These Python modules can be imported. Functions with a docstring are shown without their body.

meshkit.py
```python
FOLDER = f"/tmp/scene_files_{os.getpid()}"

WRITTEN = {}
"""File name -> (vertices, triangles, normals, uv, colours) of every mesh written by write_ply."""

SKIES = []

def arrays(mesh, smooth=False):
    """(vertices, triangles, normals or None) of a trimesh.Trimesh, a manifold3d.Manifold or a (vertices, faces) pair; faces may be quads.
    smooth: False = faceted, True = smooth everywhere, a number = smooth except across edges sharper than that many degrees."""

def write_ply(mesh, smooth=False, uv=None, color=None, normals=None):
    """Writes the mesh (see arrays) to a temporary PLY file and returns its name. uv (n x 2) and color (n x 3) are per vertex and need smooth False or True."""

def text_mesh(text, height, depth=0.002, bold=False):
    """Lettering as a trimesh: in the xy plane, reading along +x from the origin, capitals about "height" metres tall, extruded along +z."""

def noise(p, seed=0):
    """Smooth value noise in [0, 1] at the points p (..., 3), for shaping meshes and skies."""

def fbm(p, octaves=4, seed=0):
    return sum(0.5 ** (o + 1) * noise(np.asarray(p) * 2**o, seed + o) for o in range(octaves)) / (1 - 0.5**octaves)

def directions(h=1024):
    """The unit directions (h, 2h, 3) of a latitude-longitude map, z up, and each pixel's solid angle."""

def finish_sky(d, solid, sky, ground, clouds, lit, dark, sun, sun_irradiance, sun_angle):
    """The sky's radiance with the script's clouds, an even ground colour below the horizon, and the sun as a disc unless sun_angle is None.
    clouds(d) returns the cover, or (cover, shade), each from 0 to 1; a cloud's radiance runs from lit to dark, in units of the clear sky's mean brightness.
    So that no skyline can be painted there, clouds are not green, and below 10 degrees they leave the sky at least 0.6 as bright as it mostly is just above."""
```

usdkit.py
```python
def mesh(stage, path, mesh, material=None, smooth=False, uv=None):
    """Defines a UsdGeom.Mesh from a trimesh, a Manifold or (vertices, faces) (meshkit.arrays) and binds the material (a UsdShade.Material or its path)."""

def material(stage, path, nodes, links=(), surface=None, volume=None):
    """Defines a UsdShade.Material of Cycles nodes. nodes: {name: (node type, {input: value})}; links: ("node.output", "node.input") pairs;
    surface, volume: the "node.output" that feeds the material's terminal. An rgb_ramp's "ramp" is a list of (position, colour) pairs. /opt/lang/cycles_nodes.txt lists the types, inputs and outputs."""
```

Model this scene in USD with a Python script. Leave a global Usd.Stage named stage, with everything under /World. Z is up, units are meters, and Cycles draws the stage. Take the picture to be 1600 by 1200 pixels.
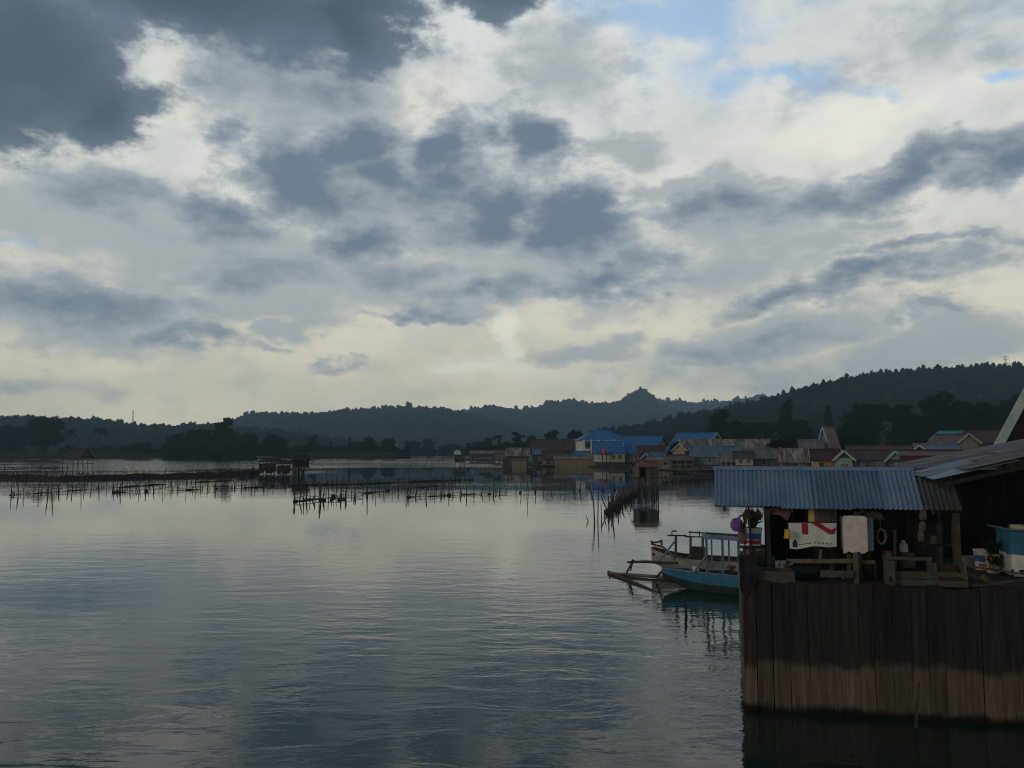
import math, random, numpy as np, trimesh, usdkit, meshkit
from pxr import Usd, UsdGeom, UsdLux, UsdShade, Gf, Sdf, Vt

stage = Usd.Stage.CreateInMemory()
UsdGeom.SetStageUpAxis(stage, 'Z'); UsdGeom.SetStageMetersPerUnit(stage, 1.0)
UsdGeom.Xform.Define(stage, '/World'); UsdGeom.Scope.Define(stage, '/World/Looks')
RNG = np.random.default_rng(7); random.seed(7)

# ---------------------------------------------------------------- camera, sky, sun, exposure
CAMH, F, HOR = 4.5, 1250.0, 702.0
PITCH = math.atan((HOR - 600) / F)
EXPOSURE = 0.12
cam = UsdGeom.Camera.Define(stage, '/World/camera')
cam.CreateHorizontalApertureAttr(36.0); cam.CreateVerticalApertureAttr(27.0)
cam.CreateFocalLengthAttr(36.0 * F / 1600)
cam.CreateClippingRangeAttr(Gf.Vec2f(0.1, 20000)); cam.CreateExposureAttr(EXPOSURE)
cam.AddTranslateOp().Set(Gf.Vec3d(0, 0, CAMH)); cam.AddRotateXOp().Set(90 + math.degrees(PITCH))

SUN_AZ, SUN_EL = math.radians(-128), math.radians(14)      # low sun behind the clouds, over the left shoulder
SUN_DIR = np.array([math.sin(SUN_AZ) * math.cos(SUN_EL), math.cos(SUN_AZ) * math.cos(SUN_EL), math.sin(SUN_EL)])
SUN_INTENSITY, SKY_STRENGTH = 0.12, 0.1
sun = UsdLux.DistantLight.Define(stage, '/World/sun')
sun.CreateIntensityAttr(SUN_INTENSITY); sun.CreateAngleAttr(14.0); sun.CreateNormalizeAttr(True)
sun.CreateColorAttr(Gf.Vec3f(1.0, 0.82, 0.6))
sun.AddTransformOp().Set(Gf.Matrix4d().SetRotate(Gf.Rotation(Gf.Vec3d(0, 0, 1), Gf.Vec3d(*SUN_DIR.tolist()))))

def ray(px, py):
    u, v = (px - 800) / F, (600 - py) / F
    return np.array([u, math.cos(PITCH) - v * math.sin(PITCH), v * math.cos(PITCH) + math.sin(PITCH)])
def at(px, py, Y):
    d = ray(px, py); return np.array([0, 0, CAMH]) + d * (Y / d[1])
def on(px, py, z=0.0):
    d = ray(px, py); return np.array([0, 0, CAMH]) + d * ((z - CAMH) / d[2])
def lin(r, g, b):
    return tuple((c / 255 / 12.92 if c <= 10 else ((c / 255 + 0.055) / 1.055) ** 2.4) for c in (r, g, b))
def azel(px, py):
    d = ray(px, py); return math.atan2(d[0], d[1]), math.atan2(d[2], math.hypot(d[0], d[1]))

# clouds of the evening sky: (x, y, radius x, radius y, turn in degrees, thinness) in the photograph's pixels, turned into directions
DARK = [(40, 95, 225, 155, 0, 0), (130, 160, 125, 90, 0, 0), (300, -10, 420, 100, 0, .0), (540, 20, 150, 85, 0, .0), (780, -14, 150, 48, 0, .2), (-300, 80, 300, 180, 0, 0), (60, -160, 700, 190, 0, 0)]
MID = [(490, 272, 140, 74, 0, 0), (550, 222, 70, 50, 0, .0), (610, 262, 80, 46, 0, .2), (700, 232, 76, 56, 0, .05), (690, 290, 120, 46, 0, .22), (828, 226, 72, 62, 0, 0), (885, 342, 112, 66, -6, 0), (770, 330, 120, 48, 0, .08), (572, 378, 96, 38, 0, .1),
       (350, 205, 46, 34, 0, .25), (440, 110, 180, 95, 0, .33), (1440, 268, 260, 40, -8, .2), (1620, 240, 130, 40, -8, .16), (1270, 305, 150, 36, -8, .2), (1130, 318, 90, 36, 0, .3), (1300, 448, 260, 28, -6, .24), (1450, 386, 200, 17, -4, .38),
       (110, 470, 280, 40, 0, .25), (930, 438, 150, 32, -4, .2), (340, 328, 110, 46, 0, .3), (190, 315, 160, 44, 0, .36), (1450, 488, 120, 20, -6, .36), (640, 492, 105, 14, 0, .36), (720, 466, 110, 18, -6, .38), (335, 532, 120, 20, 0, .34), (395, 415, 170, 40, -4, .36), (1010, 395, 80, 44, 0, .36), (650, 425, 90, 30, 0, .4), (1200, 540, 190, 22, -8, .42)]
GREY = [(130, 330, 290, 85, 0, 0), (380, 395, 360, 100, 0, 0), (150, 480, 350, 70, 0, 0), (640, 430, 180, 55, 0, .15), (900, 405, 240, 85, 0, .1), (1190, 330, 210, 70, 0, .1),
        (1080, 285, 160, 28, 0, .15), (980, 238, 85, 36, 0, .1), (1010, 205, 55, 14, 0, .3), (870, 100, 150, 80, 0, .3), (1480, 60, 350, 100, -4, .42), (1230, 530, 270, 46, -8, .1), (1440, 550, 210, 58, -8, .0), (905, 552, 80, 28, -8, .15),
        (720, 470, 140, 28, -4, .1), (440, 475, 130, 50, 0, .15), (640, 330, 250, 120, 0, .1), (470, 130, 250, 135, 0, .1), (1350, 350, 70, 13, -4, .2), (465, 525, 36, 26, 0, .2), (430, 556, 36, 9, 0, .3), (1180, 400, 260, 70, -4, .3), (40, 600, 180, 34, 0, .35), (510, 575, 50, 10, 0, .3), (1150, 590, 260, 40, 0, .35)]
BLUE = [(1060, 30, 190, 72, 0, .0), (960, 15, 110, 40, 0, .2), (1120, 118, 150, 55, 0, .25), (1265, 108, 110, 30, 14, .1), (1400, 140, 100, 20, 14, .3), (1565, 118, 50, 16, 0, .15), (1570, 20, 70, 60, 0, .35), (655, 520, 140, 20, 0, .5), (18, 378, 34, 20, 0, .25), (0, 505, 70, 40, 0, .45), (1080, 210, 220, 70, 0, .55)]
GLOW = [(800, 512, 36, 34, 0, .1), (815, 545, 55, 40, 0, .3), (725, 588, 70, 16, 0, .1), (950, 602, 24, 15, 0, .1), (95, 538, 34, 16, 0, .1), (160, 520, 34, 13, -6, .1), (620, 165, 150, 56, -8, .05), (270, 140, 60, 66, 0, .2), (1350, 180, 280, 55, -4, .3), (800, 585, 190, 46, 0, .35), (1060, 582, 44, 15, 0, .3), (440, 180, 200, 46, 0, .3), (1420, 505, 70, 10, -8, .15)]
SKY_N, SKY_L, K = {}, [], [0]
def sn(kind, **inp):
    K[0] += 1; n = f'n{K[0]}'; SKY_N[n] = (kind, inp); return n
def lk(a, b): SKY_L.append((a, b))
def sm(op, a, b=None, c=None, clamp=False):
    inp, lks = {'math_type': op, 'use_clamp': clamp}, []
    for i, v in enumerate((a, b, c)):
        if v is None: continue
        if isinstance(v, str): lks.append((v, i + 1))
        else: inp[f'value{i+1}'] = float(v)
    n = sn('math', **inp)
    for v, i in lks: lk(v, f'{n}.value{i}')
    return n + '.value'
def smooth(v, a, b, lo=0.0, hi=1.0):
    n = sn('map_range', range_type='smoothstep', from_min=a, from_max=b, to_min=lo, to_max=hi, clamp=True); lk(v, n + '.value'); return n + '.result'
def smix(fac, a, b, kind='mix'):
    inp, lks = {'mix_type': kind}, []
    for k, v in (('fac', fac), ('color1', a), ('color2', b)):
        if isinstance(v, str): lks.append((v, k))
        else: inp[k] = v
    n = sn('mix', **inp)
    for v, k in lks: lk(v, f'{n}.{k}')
    return n + '.color'
sn('texture_coordinate'); GEN = 'n1.generated'
sep = sn('separate_xyz'); lk(GEN, sep + '.vector')
az = sm('arctan2', sep + '.x', sep + '.y')
el = sm('arcsine', sep + '.z')
flat = sn('combine_xyz', z=0.0); lk(az, flat + '.x'); lk(el, flat + '.y')
def snoise(scale, detail, rough, stretch=2.0, off=0.0):
    m = sn('vector_math', math_type='multiply_add', vector2=(1, stretch, 1), vector3=(off, off * 1.7, off * .3)); lk(flat + '.vector', m + '.vector1')
    n = sn('noise_texture', scale=scale, detail=detail, roughness=rough); lk(m + '.vector', n + '.vector'); return n
n_warp = snoise(7.0, 5.0, .6, 1.6)
def warp(amount):
    b = sn('vector_math', math_type='multiply_add', vector2=(amount * 1.4, amount * .7, 0), vector3=(-amount * .7, -amount * .35, 0)); lk(n_warp + '.color', b + '.vector1')
    c = sn('vector_math', math_type='add'); lk(flat + '.vector', c + '.vector1'); lk(b + '.vector', c + '.vector2'); return c + '.vector'
W = warp(0.16)
nw = sn('separate_xyz'); lk(n_warp + '.color', nw + '.vector')
n_puff = snoise(13.0, 8.0, .64, 1.8, 1.3)
TURN = {}
def turned(deg):
    """the warped directions turned by an angle, shared by all clouds that lean that way"""
    if deg == 0: return W
    if deg not in TURN:
        m = sn('vector_rotate', rotate_type='z_axis', angle=math.radians(deg)); lk(W, m + '.vector'); TURN[deg] = m + '.vector'
    return TURN[deg]
RAW = [None]
def field(items):
    out = None
    for x, y, rx, ry, rot, off in items:
        (a0, e0), (a1, _), (_, e1) = azel(x, y), azel(x + 10, y), azel(x, y - 10)
        sx, sy = 10 / (rx * (a1 - a0)), 10 / (ry * (e1 - e0)); t = math.radians(rot); c, q = math.cos(t), math.sin(t)
        a, e = c * a0 - q * e0, q * a0 + c * e0
        m = sn('vector_math', math_type='multiply_add', vector2=(sx, sy, 0), vector3=(-a * sx, -e * sy, off * 2.0)); lk(turned(rot), m + '.vector1')
        d = sn('vector_math', math_type='length'); lk(m + '.vector', d + '.vector1'); v = d + '.value'
        out = v if out is None else sm('smoothmin', out, v, .22)
    RAW[0] = out
    return sm('subtract', PUFF, out)
PUFF = sm('multiply_add', n_puff + '.fac', 1.6, .2)
S10 = 1.0 / SKY_STRENGTH
def sc(r, g, b): return tuple(c * S10 for c in lin(r, g, b))
ramp = sn('rgb_ramp', ramp=[(0, sc(250, 237, 202)), (.06, sc(236, 227, 199)), (.12, sc(226, 220, 199)), (.22, sc(225, 224, 214)), (.35, sc(219, 221, 218)), (.5, sc(214, 217, 218)), (.62, sc(160, 168, 178)), (1, sc(120, 130, 142))])
lk(sm('divide', el, 1.2), ramp + '.fac')
base = smix(smooth(nw + '.z', .38, .66, 0, .8), ramp + '.color', smix(1.0, ramp + '.color', (.80, .83, .86), 'multiply'))
base = smix(smooth(n_puff + '.fac', .47, .64, 0, .75), base, smix(1.0, base, (.83, .86, .90), 'multiply'))
sky = sn('sky_texture', sky_type='single_scattering', sun_disc=False, sun_elevation=SUN_EL, sun_rotation=SUN_AZ, air_density=1.0, aerosol_density=1.0)
skyc = smix(1.0, sky + '.color', (2.4, 2.4, 2.4), 'multiply')
c_ = base
c_ = smix(smooth(field(GLOW), -.15, .6, 0, .75), c_, sc(243, 239, 222))
c_ = smix(smooth(field(BLUE), -.1, .75, 0, .82), c_, smix(.6, skyc, sc(150, 188, 222)))
c_ = smix(smooth(field(GREY), -.25, .5, 0, .86), c_, sc(163, 170, 175))
md = field(MID)
c_ = smix(smooth(md, -.27, .24, 0, .74), c_, sc(143, 154, 165))
c_ = smix(smooth(md, .04, .72, 0, .93), c_, sc(101, 118, 137))
dk = field(DARK)
c_ = smix(smooth(dk, -.12, .32, 0, .97), c_, smix(smooth(sm('multiply_add', nw + '.x', .5, sm('multiply', RAW[0], -1.0)), -.75, .15), sc(98, 114, 130), sc(66, 82, 98)))
# unseen broken cloud overhead and behind, made darker to dim light on the scene
out_az = smooth(sm('absolute', az), .62, .95); out_el = smooth(el, .52, .75)
outside = sm('maximum', out_az, out_el)
n_big = snoise(2.2, 4.0, .6, 1.3, 9.2)
dimming_cover = sm('multiply', smooth(n_big + '.fac', .30, .50, 0, .96), sm('multiply', outside, smooth(el, .03, .3)))
c_ = smix(dimming_cover, c_, sc(66, 78, 92))
low = smooth(el, -.02, -.15)
c_ = smix(low, c_, sc(90, 92, 88))
bg = sn('background_shader', strength=SKY_STRENGTH); lk(c_, bg + '.color')
dome = UsdLux.DomeLight.Define(stage, '/World/sky')
dome.GetPrim().SetCustomDataByKey('kind', 'structure')
skymat = usdkit.material(stage, '/World/Looks/sky_with_clouds', SKY_N, SKY_L, surface=bg + '.background')
UsdShade.MaterialBindingAPI.Apply(dome.GetPrim()).Bind(skymat)

# ---------------------------------------------------------------- materials
def mat(name, color, rough=.7, vary=.25, scale=6.0, stretch=(1, 1, 1), color2=None, bump=.0, bscale=40.0, metal=0.0, rnd=.0, spec=.3, dirt=None, coord='object'):
    """colour broken up by two noises (object space), with a tone per object when rnd > 0 and a bump"""
    c2 = color2 or tuple(c * (1 - vary) for c in color)
    N = {'tc': ('texture_coordinate', {}), 'geo': ('geometry', {}), 'mp': ('mapping', {'mapping_type': 'point', 'scale': stretch}),
         'n1': ('noise_texture', {'scale': scale, 'detail': 5.0, 'roughness': .6}),
         'r1': ('map_range', {'range_type': 'smoothstep', 'from_min': .34, 'from_max': .66, 'clamp': True}),
         'mx': ('mix', {'color1': color, 'color2': c2}),
         'p': ('principled_bsdf', {'roughness': rough, 'metallic': metal, 'specular_ior_level': spec})}
    src = 'geo.position' if coord == 'world' else 'tc.object'
    L = [(src, 'mp.vector'), ('mp.vector', 'n1.vector'), ('n1.fac', 'r1.value'), ('r1.result', 'mx.fac')]
    last = 'mx.color'
    if dirt:
        N['n3'] = ('noise_texture', {'scale': dirt[1], 'detail': 6.0, 'roughness': .65}); N['r3'] = ('map_range', {'range_type': 'smoothstep', 'from_min': dirt[2], 'from_max': dirt[2] + .14, 'to_max': dirt[3], 'clamp': True})
        N['mx3'] = ('mix', {'color2': dirt[0]}); L += [('mp.vector', 'n3.vector'), ('n3.fac', 'r3.value'), ('r3.result', 'mx3.fac'), (last, 'mx3.color1')]; last = 'mx3.color'
    if rnd:
        N['oi'] = ('object_info', {}); N['mr'] = ('map_range', {'from_min': 0.0, 'from_max': 1.0, 'to_min': 1 - rnd, 'to_max': 1 + rnd})
        N['mm'] = ('mix', {'mix_type': 'multiply', 'fac': 1.0}); N['cc'] = ('combine_xyz', {})
        L += [('oi.random', 'mr.value'), ('mr.result', 'cc.x'), ('mr.result', 'cc.y'), ('mr.result', 'cc.z'), (last, 'mm.color1'), ('cc.vector', 'mm.color2')]; last = 'mm.color'
    L.append((last, 'p.base_color'))
    if bump:
        N['nb'] = ('noise_texture', {'scale': bscale, 'detail': 4.0}); N['b'] = ('bump', {'strength': bump, 'distance': .02}); L += [('mp.vector', 'nb.vector'), ('nb.fac', 'b.height'), ('b.normal', 'p.normal')]
    return usdkit.material(stage, '/World/Looks/' + name, N, L, surface='p.BSDF')

def leafmat(name, c1, c2, trans=.25):
    N = {'oi': ('object_info', {}), 'g': ('geometry', {}), 'tc': ('texture_coordinate', {}), 'n': ('noise_texture', {'scale': .35, 'detail': 3.0}),
         'a': ('math', {'math_type': 'multiply_add', 'value2': .45, 'value3': 0.0}), 'a2': ('math', {'math_type': 'multiply_add', 'value2': .5}),
         'mx': ('mix', {'color1': c1, 'color2': c2}), 'd': ('diffuse_bsdf', {}), 't': ('translucent_bsdf', {}), 'm': ('mix_closure', {'fac': trans})}
    L = [('tc.object', 'n.vector'), ('g.random_per_island', 'a.value1'), ('oi.random', 'a2.value1'), ('a.value', 'a2.value3'), ('a2.value', 'mx.fac'), ('mx.color', 'd.color'), ('mx.color', 't.color'), ('d.BSDF', 'm.closure1'), ('t.BSDF', 'm.closure2')]
    return usdkit.material(stage, '/World/Looks/' + name, N, L, surface='m.closure')

# water: still lagoon, ripples of two sizes, calmer streaks
def water_material():
    N = {'g': ('geometry', {}),
         'm1': ('mapping', {'mapping_type': 'point', 'scale': (.55, 1.35, 1), 'rotation': (0, 0, .22)}), 'w1': ('noise_texture', {'scale': .95, 'detail': 3.5, 'roughness': .5, 'distortion': .6}),
         'm2': ('mapping', {'mapping_type': 'point', 'scale': (.8, 1.6, 1), 'rotation': (0, 0, -.3)}), 'w2': ('noise_texture', {'scale': 3.4, 'detail': 3.0, 'roughness': .55, 'distortion': .3}),
         'm3': ('mapping', {'mapping_type': 'point', 'scale': (.012, .045, 1)}), 'w3': ('noise_texture', {'scale': 1.0, 'detail': 3.0}),
         'calm': ('map_range', {'range_type': 'smoothstep', 'from_min': .38, 'from_max': .58, 'to_min': .28, 'to_max': 1.0, 'clamp': True}),
         'sy': ('separate_xyz', {}), 'lee': ('map_range', {'range_type': 'smoothstep', 'from_min': 9.0, 'from_max': 46.0, 'to_min': 1.9, 'to_max': .34, 'clamp': True}), 'far': ('map_range', {'range_type': 'smoothstep', 'from_min': 165.0, 'from_max': 240.0, 'to_min': 0.0, 'to_max': 2.4, 'clamp': True}), 'lf': ('math', {'math_type': 'add'}), 'ix': ('math', {'math_type': 'subtract', 'value1': 1.0}), 'ly': ('map_range', {'range_type': 'smoothstep', 'from_min': 72.0, 'from_max': 100.0, 'to_min': 0.0, 'to_max': 1.5, 'clamp': True}), 'lx': ('math', {'math_type': 'multiply_add'}), 'yw': ('math', {'math_type': 'multiply_add', 'value2': 46.0}), 'b0': ('map_range', {'range_type': 'smoothstep', 'from_min': 132.0, 'from_max': 142.0, 'clamp': True}), 'b1': ('map_range', {'range_type': 'smoothstep', 'from_min': 172.0, 'from_max': 190.0, 'to_min': 1.0, 'to_max': 0.0, 'clamp': True}), 'bx': ('map_range', {'range_type': 'smoothstep', 'from_min': -48.0, 'from_max': -30.0, 'clamp': True}), 'bm': ('math', {'math_type': 'multiply'}), 'bn': ('math', {'math_type': 'multiply'}), 'bi': ('math', {'math_type': 'multiply_add', 'value2': -.85, 'value3': 1.0}), 'bl': ('math', {'math_type': 'multiply'}), 'cl': ('math', {'math_type': 'multiply'}),
         's': ('math', {'math_type': 'multiply_add', 'value2': .16}), 's1': ('math', {'math_type': 'multiply', 'value2': 1.0}),
         'sc': ('math', {'math_type': 'multiply'}),
         'b': ('bump', {'strength': 1.0, 'distance': .024, 'use_object_space': False}),
         'p': ('principled_bsdf', {'base_color': (.006, .015, .0115), 'roughness': .012, 'ior': 1.40, 'specular_ior_level': .5})}
    L = [('g.position', 'm1.vector'), ('m1.vector', 'w1.vector'), ('g.position', 'm2.vector'), ('m2.vector', 'w2.vector'), ('g.position', 'm3.vector'), ('m3.vector', 'w3.vector'), ('w3.fac', 'calm.value'),
         ('w1.fac', 's1.value1'), ('w2.fac', 's.value1'), ('s1.value', 's.value3'), ('s.value', 'sc.value1'), ('g.position', 'sy.vector'), ('sy.y', 'lee.value'), ('sy.y', 'far.value'), ('lee.result', 'lf.value1'), ('far.result', 'lf.value2'), ('w3.fac', 'yw.value1'), ('sy.y', 'yw.value3'), ('yw.value', 'b0.value'), ('yw.value', 'b1.value'), ('sy.x', 'bx.value'), ('b0.result', 'bm.value1'), ('b1.result', 'bm.value2'), ('bm.value', 'bn.value1'), ('bx.result', 'bn.value2'), ('bn.value', 'bi.value1'), ('bx.result', 'ix.value2'), ('sy.y', 'ly.value'), ('ix.value', 'lx.value1'), ('ly.result', 'lx.value2'), ('lf.value', 'lx.value3'), ('lx.value', 'bl.value1'), ('bi.value', 'bl.value2'), ('bl.value', 'cl.value1'), ('calm.result', 'cl.value2'), ('cl.value', 'sc.value2'), ('sc.value', 'b.height'), ('b.normal', 'p.normal')]
    return usdkit.material(stage, '/World/Looks/lagoon_water', N, L, surface='p.BSDF')

# ---------------------------------------------------------------- building helpers
class MB:
    """collects boxes, bars, sheets and free meshes that become one mesh"""
    def __init__(s): s.v, s.f, s.n = [], [], 0
    def add(s, v, f):
        v = np.asarray(v, float).reshape(-1, 3); f = np.asarray(f, int)
        if f.shape[1] == 4: f = np.vstack([f[:, [0, 1, 2]], f[:, [0, 2, 3]]])
        s.v.append(v); s.f.append(f + s.n); s.n += len(v); return s
    def tm(s, m): return s.add(m.vertices, m.faces)
    def hexa(s, p):      # 8 corners: bottom ring 0-3, top ring 4-7
        return s.add(p, [[0, 3, 2, 1], [4, 5, 6, 7], [0, 1, 5, 4], [1, 2, 6, 5], [2, 3, 7, 6], [3, 0, 4, 7]])
    def box(s, c, size, ax=None, ch=0.0):
        c = np.asarray(c, float); hx, hy, hz = [q / 2 for q in size]
        if ch > 0:
            m = chamfer_box(size, ch); v = m[0]
            if ax is not None: v = v @ np.asarray(ax)
            return s.add(v + c, m[1])
        p = np.array([[-hx, -hy, -hz], [hx, -hy, -hz], [hx, hy, -hz], [-hx, hy, -hz], [-hx, -hy, hz], [hx, -hy, hz], [hx, hy, hz], [-hx, hy, hz]])
        if ax is not None: p = p @ np.asarray(ax)
        return s.hexa(p + c)
    def bar(s, a, b, r0, r1=None, k=6, up=None, caps=True):       # tapered round bar
        a, b = np.asarray(a, float), np.asarray(b, float); r1 = r0 if r1 is None else r1
        d = (b - a) / max(np.linalg.norm(b - a), 1e-9); x = np.cross(d, [0, 0, 1.0] if abs(d[2]) < .9 else [1.0, 0, 0]); x /= np.linalg.norm(x); y = np.cross(d, x)
        t = np.arange(k) / k * 2 * math.pi; ring = np.cos(t)[:, None] * x + np.sin(t)[:, None] * y
        v = np.vstack([a + ring * r0, b + ring * r1, [a, b]]); f = []
        for i in range(k):
            j = (i + 1) % k; f += [[i, i + k, j + k], [i, j + k, j]]
            if caps: f += [[2 * k, i, j], [2 * k + 1, j + k, i + k]]
        return s.add(v, f)
    def path(s, pts, rad, k=6):
        pts = [np.asarray(p, float) for p in pts]; rad = rad if np.ndim(rad) else [rad] * len(pts)
        for i in range(len(pts) - 1): s.bar(pts[i], pts[i + 1], rad[i], rad[i + 1], k)
        return s
    def beam(s, a, b, w, h, up=(0, 0, 1)):                       # square timber from a to b
        a, b = np.asarray(a, float), np.asarray(b, float); d = (b - a) / np.linalg.norm(b - a)
        up = np.asarray(up, float)
        if abs(d @ up) > .98: up = np.array([0, 1.0, 0])
        x = np.cross(d, up); x /= np.linalg.norm(x); z = np.cross(x, d)
        q = [x * w / 2 * i + z * h / 2 * j for i, j in ((-1, -1), (1, -1), (1, 1), (-1, 1))]
        return s.hexa(np.array([a + o for o in q] + [b + o for o in q])[[0, 1, 2, 3, 4, 5, 6, 7]])
    def slab(s, quad, t):                                        # four corners, thickened along the normal (downwards)
        q = np.asarray(quad, float); n = np.cross(q[1] - q[0], q[3] - q[0]); n /= np.linalg.norm(n)
        if n[2] < 0: n = -n
        return s.hexa(np.vstack([q - n * t, q]))
    def prism(s, tri, d):                                        # polygon (n,3) swept by vector d
        p = np.asarray(tri, float); n = len(p); d = np.asarray(d, float); v = np.vstack([p, p + d]); f = []
        for i in range(1, n - 1): f += [[0, i + 1, i], [n, n + i, n + i + 1]]
        for i in range(n): j = (i + 1) % n; f += [[i, j, n + j], [i, n + j, n + i]]
        return s.add(v, f)
    def lathe(s, prof, c, k=20, ax=None):
        prof = np.asarray(prof, float); t = np.arange(k) / k * 2 * math.pi; v = np.array([[r * math.cos(a), r * math.sin(a), z] for r, z in prof for a in t]); f = []
        for i in range(len(prof) - 1):
            for j in range(k):
                j2 = (j + 1) % k; f.append([i * k + j, i * k + j2, (i + 1) * k + j2, (i + 1) * k + j])
        if ax is not None: v = v @ np.asarray(ax)
        return s.add(v + np.asarray(c, float), f)
    def grid(s, P):                                              # (m, n, 3)
        m, n = P.shape[:2]; i = np.arange(m * n).reshape(m, n)
        return s.add(P.reshape(-1, 3), np.stack([i[:-1, :-1], i[:-1, 1:], i[1:, 1:], i[1:, :-1]], -1).reshape(-1, 4))
    def arr(s): return np.vstack(s.v), np.vstack(s.f)
def chamfer_box(size, ch):
    hx, hy, hz = [q / 2 for q in size]; ch = min(ch, .45 * min(size)); pts = []
    for sx in (-1, 1):
        for sy in (-1, 1):
            for sz in (-1, 1):
                pts += [[sx * hx, sy * (hy - ch), sz * (hz - ch)], [sx * (hx - ch), sy * hy, sz * (hz - ch)], [sx * (hx - ch), sy * (hy - ch), sz * hz]]
    m = trimesh.convex.convex_hull(np.array(pts)); return np.array(m.vertices), np.array(m.faces)
USED = {}
def numbered(parent, name):
    k = USED.get((parent, name), 0); USED[(parent, name)] = k + 1
    return f'{parent}/{name}' + (f'_{k:03d}' if k else '')
class Thing:
    """an Xform at the thing's base; its parts are given in world coordinates (or local ones with local=True)"""
    def __init__(s, name, label, cat, loc=(0, 0, 0), rz=0.0, group=None):
        s.loc, s.rz = np.asarray(loc, float), rz; s.path = numbered('/World', name)
        x = UsdGeom.Xform.Define(stage, s.path); x.AddTranslateOp().Set(Gf.Vec3d(*s.loc.tolist()))
        if rz: x.AddRotateZOp().Set(math.degrees(rz))
        s.prim = x.GetPrim(); tag(s.prim, label, cat, group)
    def put(s, name, mb, m, parent=None, smooth=False, local=False, label=None, kind=None):
        v, f = mb.arr() if isinstance(mb, MB) else (np.asarray(mb[0]), np.asarray(mb[1]))
        if not local:
            v = v - s.loc
            if s.rz: c, q = math.cos(-s.rz), math.sin(-s.rz); v = v @ np.array([[c, q, 0], [-q, c, 0], [0, 0, 1.0]])
        path = numbered(parent or s.path, name)
        prim = usdkit.mesh(stage, path, (v, f), m, smooth=smooth).GetPrim()
        if label: prim.SetCustomDataByKey('label', label)
        if kind: prim.SetCustomDataByKey('kind', kind)
        return path
def tag(prim, label=None, cat=None, group=None, kind=None):
    for k, v in (('label', label), ('category', cat), ('group', group), ('kind', kind)):
        if v: prim.SetCustomDataByKey(k, v)
def single(name, mb, m, label=None, cat=None, group=None, kind=None, smooth=False):
    v, f = mb.arr() if isinstance(mb, MB) else mb
    prim = usdkit.mesh(stage, numbered('/World', name), (v, f), m, smooth=smooth).GetPrim(); tag(prim, label, cat, group, kind); return prim
def copy_of(first, name, label, cat, loc, rz=0.0, scale=1.0, group=None):
    x = UsdGeom.Xform.Define(stage, numbered('/World', name)); p = x.GetPrim()
    p.GetReferences().AddInternalReference(first); x.ClearXformOpOrder()
    x.AddTranslateOp(opSuffix='place').Set(Gf.Vec3d(*[float(q) for q in loc])); x.AddRotateZOp(opSuffix='place').Set(math.degrees(rz))
    x.AddScaleOp(opSuffix='place').Set(Gf.Vec3f(*([float(scale)] * 3 if np.ndim(scale) == 0 else [float(q) for q in scale])))
    p.SetInstanceable(True); tag(p, label, cat, group); return p

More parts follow.
